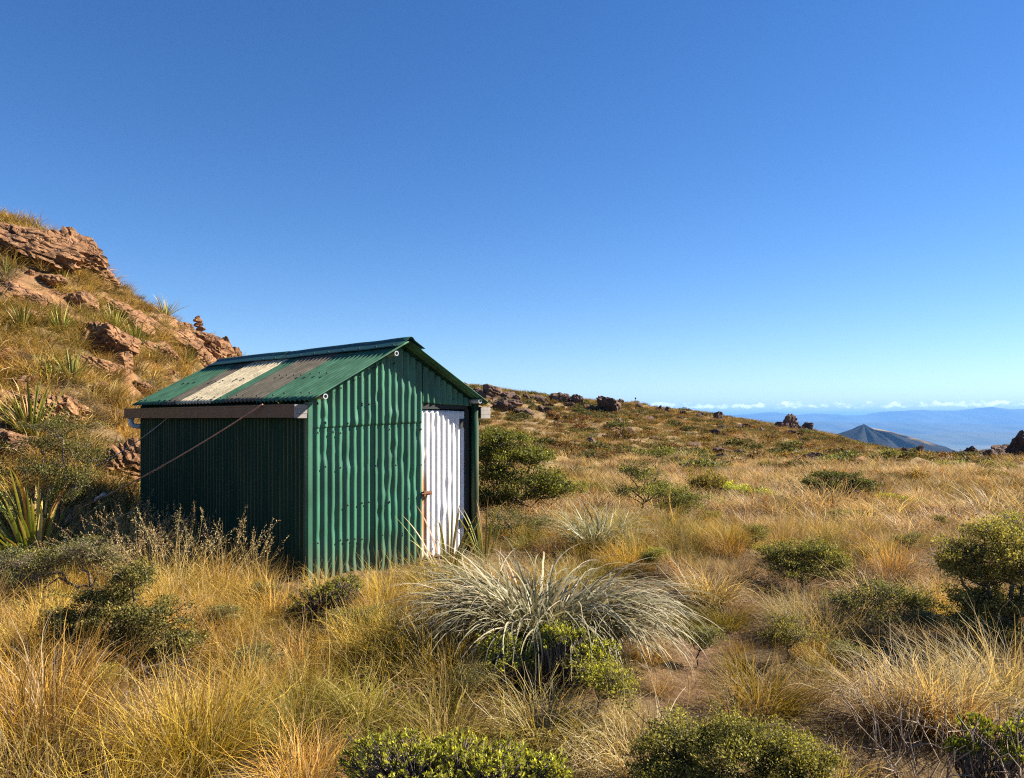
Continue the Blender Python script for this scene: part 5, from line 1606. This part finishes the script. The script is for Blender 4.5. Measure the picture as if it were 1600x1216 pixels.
def grass_plain():
    rng = np.random.default_rng(72)
    src = []
    for i in range(4): src.append(tuft(860 + i, 120, spread=0.22, length=(0.3, 0.62), width=0.008, lean=(0.1, 1.0), bend=(0.4, 1.5), segs=5, root=(0.25, 0.165, 0.07), tip=(0.48, 0.355, 0.20), dead=PALE, dead_share=0.2))
    for i in range(2): src.append(tuft(870 + i, 120, spread=0.2, length=(0.25, 0.5), width=0.008, lean=(0.1, 1.0), bend=(0.4, 1.4), segs=5, root=(0.14, 0.13, 0.03), tip=(0.32, 0.235, 0.08), dead=TAN, dead_share=0.2))
    for i in range(2): src.append(tuft(880 + i, 110, spread=0.2, length=(0.2, 0.45), width=0.008, lean=(0.1, 1.0), bend=(0.3, 1.2), segs=4, root=(0.14, 0.075, 0.03), tip=(0.30, 0.17, 0.07), dead=GREYB, dead_share=0.2))
    x1, y1 = sample_wedge(5200, 10.8, 26, 0.86, rng, amin=-0.6)
    x2, y2 = sample_wedge(7200, 26, 64, 0.80, rng, amin=-0.25)
    x, y = np.concatenate([x1, x2]), np.concatenate([y1, y2])
    keep = ~blocked(x, y) & (left_part(x, y) < 0.04)
    for o in list(COL.objects):
        if o.parent is None and o.get('category') == 'shrub' and o.location.y > 9:
            keep &= np.hypot(x - o.location.x, y - o.location.y) > 0.3
    x, y = x[keep], y[keep]; n = len(x)
    p1 = fbm(x * 0.22, y * 0.16, octv=3, seed=311) + rng.normal(0, 0.25, n)
    k = rng.random(n)
    r = np.hypot(x, y)
    hill = smooth((r - 40) / 14)
    pick = np.where(p1 > 0.42 - 0.35 * hill, 4 + (k * 2).astype(int), np.where(p1 < -0.62 + 0.25 * hill, 6 + (k * 2).astype(int), (k * 4).astype(int)))
    s = np.where(rng.random(n) < 0.10, rng.uniform(1.2, 1.7, n), rng.uniform(0.4, 1.1, n)) * (1 + 0.25 * smooth((r - 25) / 20))
    sc = np.stack([s, s, s * rng.uniform(0.65, 1.05, n)], -1)
    bigone = s > 1.25
    pick = np.where(bigone & (rng.random(n) < 0.6), 4 + (k * 4).astype(int), pick)
    scatter('plain_grass', 'pale tan grass covering the plain right of the hut', np.stack([x, y, height(x, y) - 0.03], -1), rng.random(n) * 6.283, rng.normal(0, 0.12, (n, 2)), sc, pick, src, M_GRASS)


def grass_spur():
    rng = np.random.default_rng(73)
    src = []
    for i in range(3): src.append(tuft(890 + i, 110, spread=0.17, length=(0.22, 0.5), width=0.009, lean=(0.1, 1.0), bend=(0.4, 1.4), segs=5, root=(0.21, 0.155, 0.05), tip=(0.44, 0.31, 0.125), dead=PALE, dead_share=0.12))
    for i in range(2): src.append(tuft(900 + i, 110, spread=0.17, length=(0.2, 0.42), width=0.009, lean=(0.1, 1.0), bend=(0.4, 1.4), segs=5, root=(0.12, 0.115, 0.03), tip=(0.27, 0.215, 0.075), dead=TAN, dead_share=0.2))
    for i in range(2): src.append(tuft(910 + i, 130, spread=0.2, length=(0.12, 0.3), width=0.009, lean=(0.3, 1.3), bend=(0.3, 1.2), segs=4, root=(0.10, 0.08, 0.04), tip=(0.24, 0.18, 0.11), dead=GREYB, dead_share=0.3))
    x, y = sample_wedge(11500, 8.6, 34, -0.13, rng, amin=-1.1)
    t = left_part(x, y)
    bm_ = bare_mask(x, y)
    keep = (t > 0.0) & (t < 1.25) & ~blocked(x, y) & (rng.random(len(x)) > np.clip(bm_ * 1.15, 0, 0.94))
    x, y = x[keep], y[keep]; n = len(x)
    p1 = fbm(x * 0.5, y * 0.5, octv=3, seed=321) + rng.normal(0, 0.3, n)
    k = rng.random(n)
    pick = np.where(p1 > 0.25, 3 + (k * 2).astype(int), np.where(p1 < -0.5, 5 + (k * 2).astype(int), (k * 3).astype(int)))
    s = rng.uniform(0.6, 1.35, n)
    sc = np.stack([s, s, s * rng.uniform(0.8, 1.1, n)], -1)
    scatter('spur_grass', 'brown gold grass clinging to the rocky spur at left', np.stack([x, y, height(x, y) - 0.02], -1), rng.random(n) * 6.283, rng.normal(0, 0.15, (n, 2)), sc, pick, src, M_GRASS)


def blob_shrub(seed, colours, n=520, leaf=0.11):
    rng = np.random.default_rng(seed)
    d = rng.normal(0, 1, (n, 3)); d[:, 2] = np.abs(d[:, 2]) * 0.75
    d /= np.linalg.norm(d, axis=1)[:, None]
    P = d * np.array([0.55, 0.55, 0.42]) * (rng.uniform(0.5, 1.0, n)[:, None])
    P = P * (1 + 0.35 * fbm(d[:, 0] * 2.2, d[:, 1] * 2.2, d[:, 2] * 2.2, octv=2, seed=seed))[:, None]
    V, Q, C = leaves_at(P, rng, leaf, 0.6, 0.5, colours)
    return mesh_np('foliage', V, Q, C)


BLOBS = [blob_shrub(40, ((0.04, 0.042, 0.014), (0.11, 0.10, 0.034))), blob_shrub(41, ((0.05, 0.055, 0.02), (0.13, 0.11, 0.04))), blob_shrub(42, RUST_G), blob_shrub(43, GREY_G), blob_shrub(44, ((0.07, 0.075, 0.022), (0.17, 0.15, 0.05))),
         blob_shrub(45, ((0.10, 0.055, 0.025), (0.19, 0.11, 0.045)))]
FINE = [blob_shrub(50, DARK_G, 1500, 0.05), blob_shrub(51, ((0.06, 0.06, 0.022), (0.14, 0.115, 0.04)), 1500, 0.05), blob_shrub(52, RUST_G, 1500, 0.05), blob_shrub(53, GREY_G, 1500, 0.05), blob_shrub(54, ((0.10, 0.10, 0.03), (0.24, 0.20, 0.06)), 1500, 0.05), blob_shrub(55, ((0.12, 0.065, 0.028), (0.24, 0.14, 0.06)), 1500, 0.05)]
for m_ in BLOBS + FINE: m_.materials.append(M_LEAF)


def hill_cover():
    rng = np.random.default_rng(74)
    src = []
    for i in range(3): src.append(tuft(920 + i, 46, spread=0.4, length=(0.25, 0.6), width=0.026, lean=(0.1, 1.0), bend=(0.4, 1.3), segs=3, root=(0.15, 0.11, 0.04), tip=(0.29, 0.20, 0.085)))
    for i in range(2): src.append(tuft(930 + i, 46, spread=0.4, length=(0.2, 0.5), width=0.026, lean=(0.1, 1.0), bend=(0.4, 1.3), segs=3, root=(0.12, 0.105, 0.03), tip=(0.24, 0.185, 0.065)))
    x, y = sample_wedge(13000, 40, 128, 0.78, rng, amin=-0.12)
    th = np.arctan2(x, y); r = np.hypot(x, y)
    keep = (r < np.interp(th, R_TH, R_R) + 6)
    x, y = x[keep], y[keep]; n = len(x)
    p1 = fbm(x * 0.07, y * 0.07, octv=3, seed=331) + rng.normal(0, 0.3, n)
    k = rng.random(n)
    pick = np.where(p1 > 0.15, 3 + (k * 2).astype(int), (k * 3).astype(int))
    s = rng.uniform(0.7, 1.3, n)
    scatter('hillside_grass', 'brown gold grass over the far ridge', np.stack([x, y, height(x, y) - 0.04], -1), rng.random(n) * 6.283, rng.normal(0, 0.1, (n, 2)), np.stack([s, s, s * 0.85], -1), pick, src, M_GRASS)
    # low scrub that reads as one mass across the ridge face
    x, y = sample_wedge(15000, 36, 118, 0.66, rng, amin=-0.1)
    th = np.arctan2(x, y); r = np.hypot(x, y)
    dens = fbm(x * 0.06, y * 0.06, octv=3, seed=340) + 0.35 * np.exp(-((x / y - 0.2) / 0.17) ** 2)
    rc = np.interp(th, R_TH, R_R)
    band = smooth((r - 40) / 8) * (1 - smooth((r / rc - 0.80) / 0.2))
    keep = (r < rc) & (rng.random(len(x)) < np.clip(dens + 0.22, 0.08, 1) * (0.15 + band))
    x, y = x[keep], y[keep]; n = len(x)
    s = rng.uniform(0.35, 1.15, n)
    pick = rng.choice(6, n, p=(0.12, 0.28, 0.20, 0.05, 0.11, 0.24))
    scatter('hillside_scrub', 'low brown and green scrub spread over the far ridge face', np.stack([x, y, height(x, y) - 0.03], -1), rng.random(n) * 6.283, rng.normal(0, 0.1, (n, 2)),
            np.stack([s * rng.uniform(0.9, 1.6, n), s, s * rng.uniform(0.55, 0.95, n)], -1), pick, BLOBS, M_LEAF)
    # shrubs one can tell apart on the slope
    rgs = random.Random(8)
    names = ['dark green', 'dark brown', 'rust orange', 'grey green', 'olive', 'red brown']
    for i in range(70):
        px = rgs.uniform(770, 1340)
        lo = np.interp(px, [740, 900, 1100, 1300, 1350], [625, 645, 668, 695, 708])
        py = lo + rgs.random() * (742 - lo)
        g = ground(px, py)
        if g[1] < 20 or g[1] > 115: continue
        q = rgs.choice((0, 1, 1, 2, 2, 3, 4, 5, 5))
        w = rgs.uniform(0.8, 1.9) * (0.75 if g[1] < 40 else 1)
        root = thing('hillside_shrub', 'low %s shrub standing out on the far ridge slope' % names[q], 'shrub', onground(g[0], g[1], -0.04), rgs.random() * 6.28, '%s shrubs on the far slope' % names[q], (w * 1.25, w, w * rgs.uniform(0.6, 0.9)))
        link('foliage', BLOBS[q], None, root)


# low scrub plants half sunk among the near tussocks
LOW = []
for i_, cc in enumerate((GREY_G, ((0.09, 0.09, 0.025), (0.25, 0.22, 0.07)), ((0.13, 0.14, 0.03), (0.34, 0.31, 0.07)))):
    r3 = np.random.default_rng(700 + i_)
    LOW.append(pad_shrub([(r3.uniform(-.14, .14), r3.uniform(-.14, .14), r3.uniform(.12, .26), r3.uniform(.10, .17), r3.uniform(.10, .17), r3.uniform(.05, .09)) for _ in range(6)], r3, 0.014, 900, 0.009, cc, sig=0.02, clumps=36, dead=0.15))
LOWM = [(s_.mesh('stems'), f_.mesh('foliage')) for s_, f_ in LOW]
low_spots = [(420, 950, 0, 'grey green sprig shrub in golden grass left of the near hut corner'), (345, 1000, 0, 'greyish dead topped shrub right of the layered shrub'),
             (560, 1010, 1, 'olive shrub in the dark hollow between two tussocks'), (740, 1110, 0, 'grey shrub hidden in pale grass left of the two domed hebe'), (1030, 900, 2, 'yellow green sprig shrub behind the silver tussock tips'),
             (1180, 860, 1, 'olive shrub just above the straw and olive tussock'), (1345, 890, 0, 'grey shrub in grass right of the dome shaped shrub'), (1420, 870, 1, 'olive shrub midway to the large right hand shrub'),
             (1230, 1040, 1, 'olive shrub below the broad straw tussock'), (1330, 1060, 0, 'grey shrub in the deep shadow at right'), (1440, 1010, 0, 'grey shrub at the edge of the right hand shadow'), (930, 1120, 2, 'yellow green sprigs below the two domed hebe'),
             (150, 1100, 2, 'green sprigs between the left gold tussocks'), (400, 1080, 0, 'greyish shrub left of the olive mound tussock'), (1120, 830, 2, 'light green shrub on the near edge of the plain'), (1470, 830, 1, 'olive shrub on the plain left of the large right shrub'), (1090, 1040, 0, 'dead looking twiggy shrub beside the path')]
for i_, (px, py, q, lab) in enumerate(low_spots):
    g_ = ground(px, py)
    r_ = thing('low_shrub', lab, 'shrub', onground(g_[0], g_[1], 0.05), i_ * 1.3, None, (0.58 + 0.12 * (i_ % 3),) * 3)
    sm_, fm_ = LOWM[q]
    link('stems', sm_, M_BARK, r_); link('foliage', fm_, M_LEAF, r_)
rg_ = random.Random(55)
nm_ = ['dark green', 'dark brown', 'rust orange', 'grey green', 'olive', 'red brown']
for i in range(46):
    px, py = rg_.uniform(880, 1590), 722 + 100 * rg_.random() ** 1.6
    g_ = ground(px, py)
    q = rg_.choice((1, 2, 3, 3, 4, 4, 4, 5))
    w = rg_.uniform(0.35, 0.8)
    r_ = thing('plain_shrub', 'small %s shrub half buried in the pale grass of the plain' % nm_[q], 'small shrub', onground(g_[0], g_[1], 0.02), rg_.random() * 6.28, '%s shrubs dotted over the plain' % nm_[q], (w * 1.2, w, w * rg_.uniform(0.6, 1.0)))
    link('foliage', FINE[q], None, r_)
grass_near()
grass_plain()
grass_spur()
hill_cover()
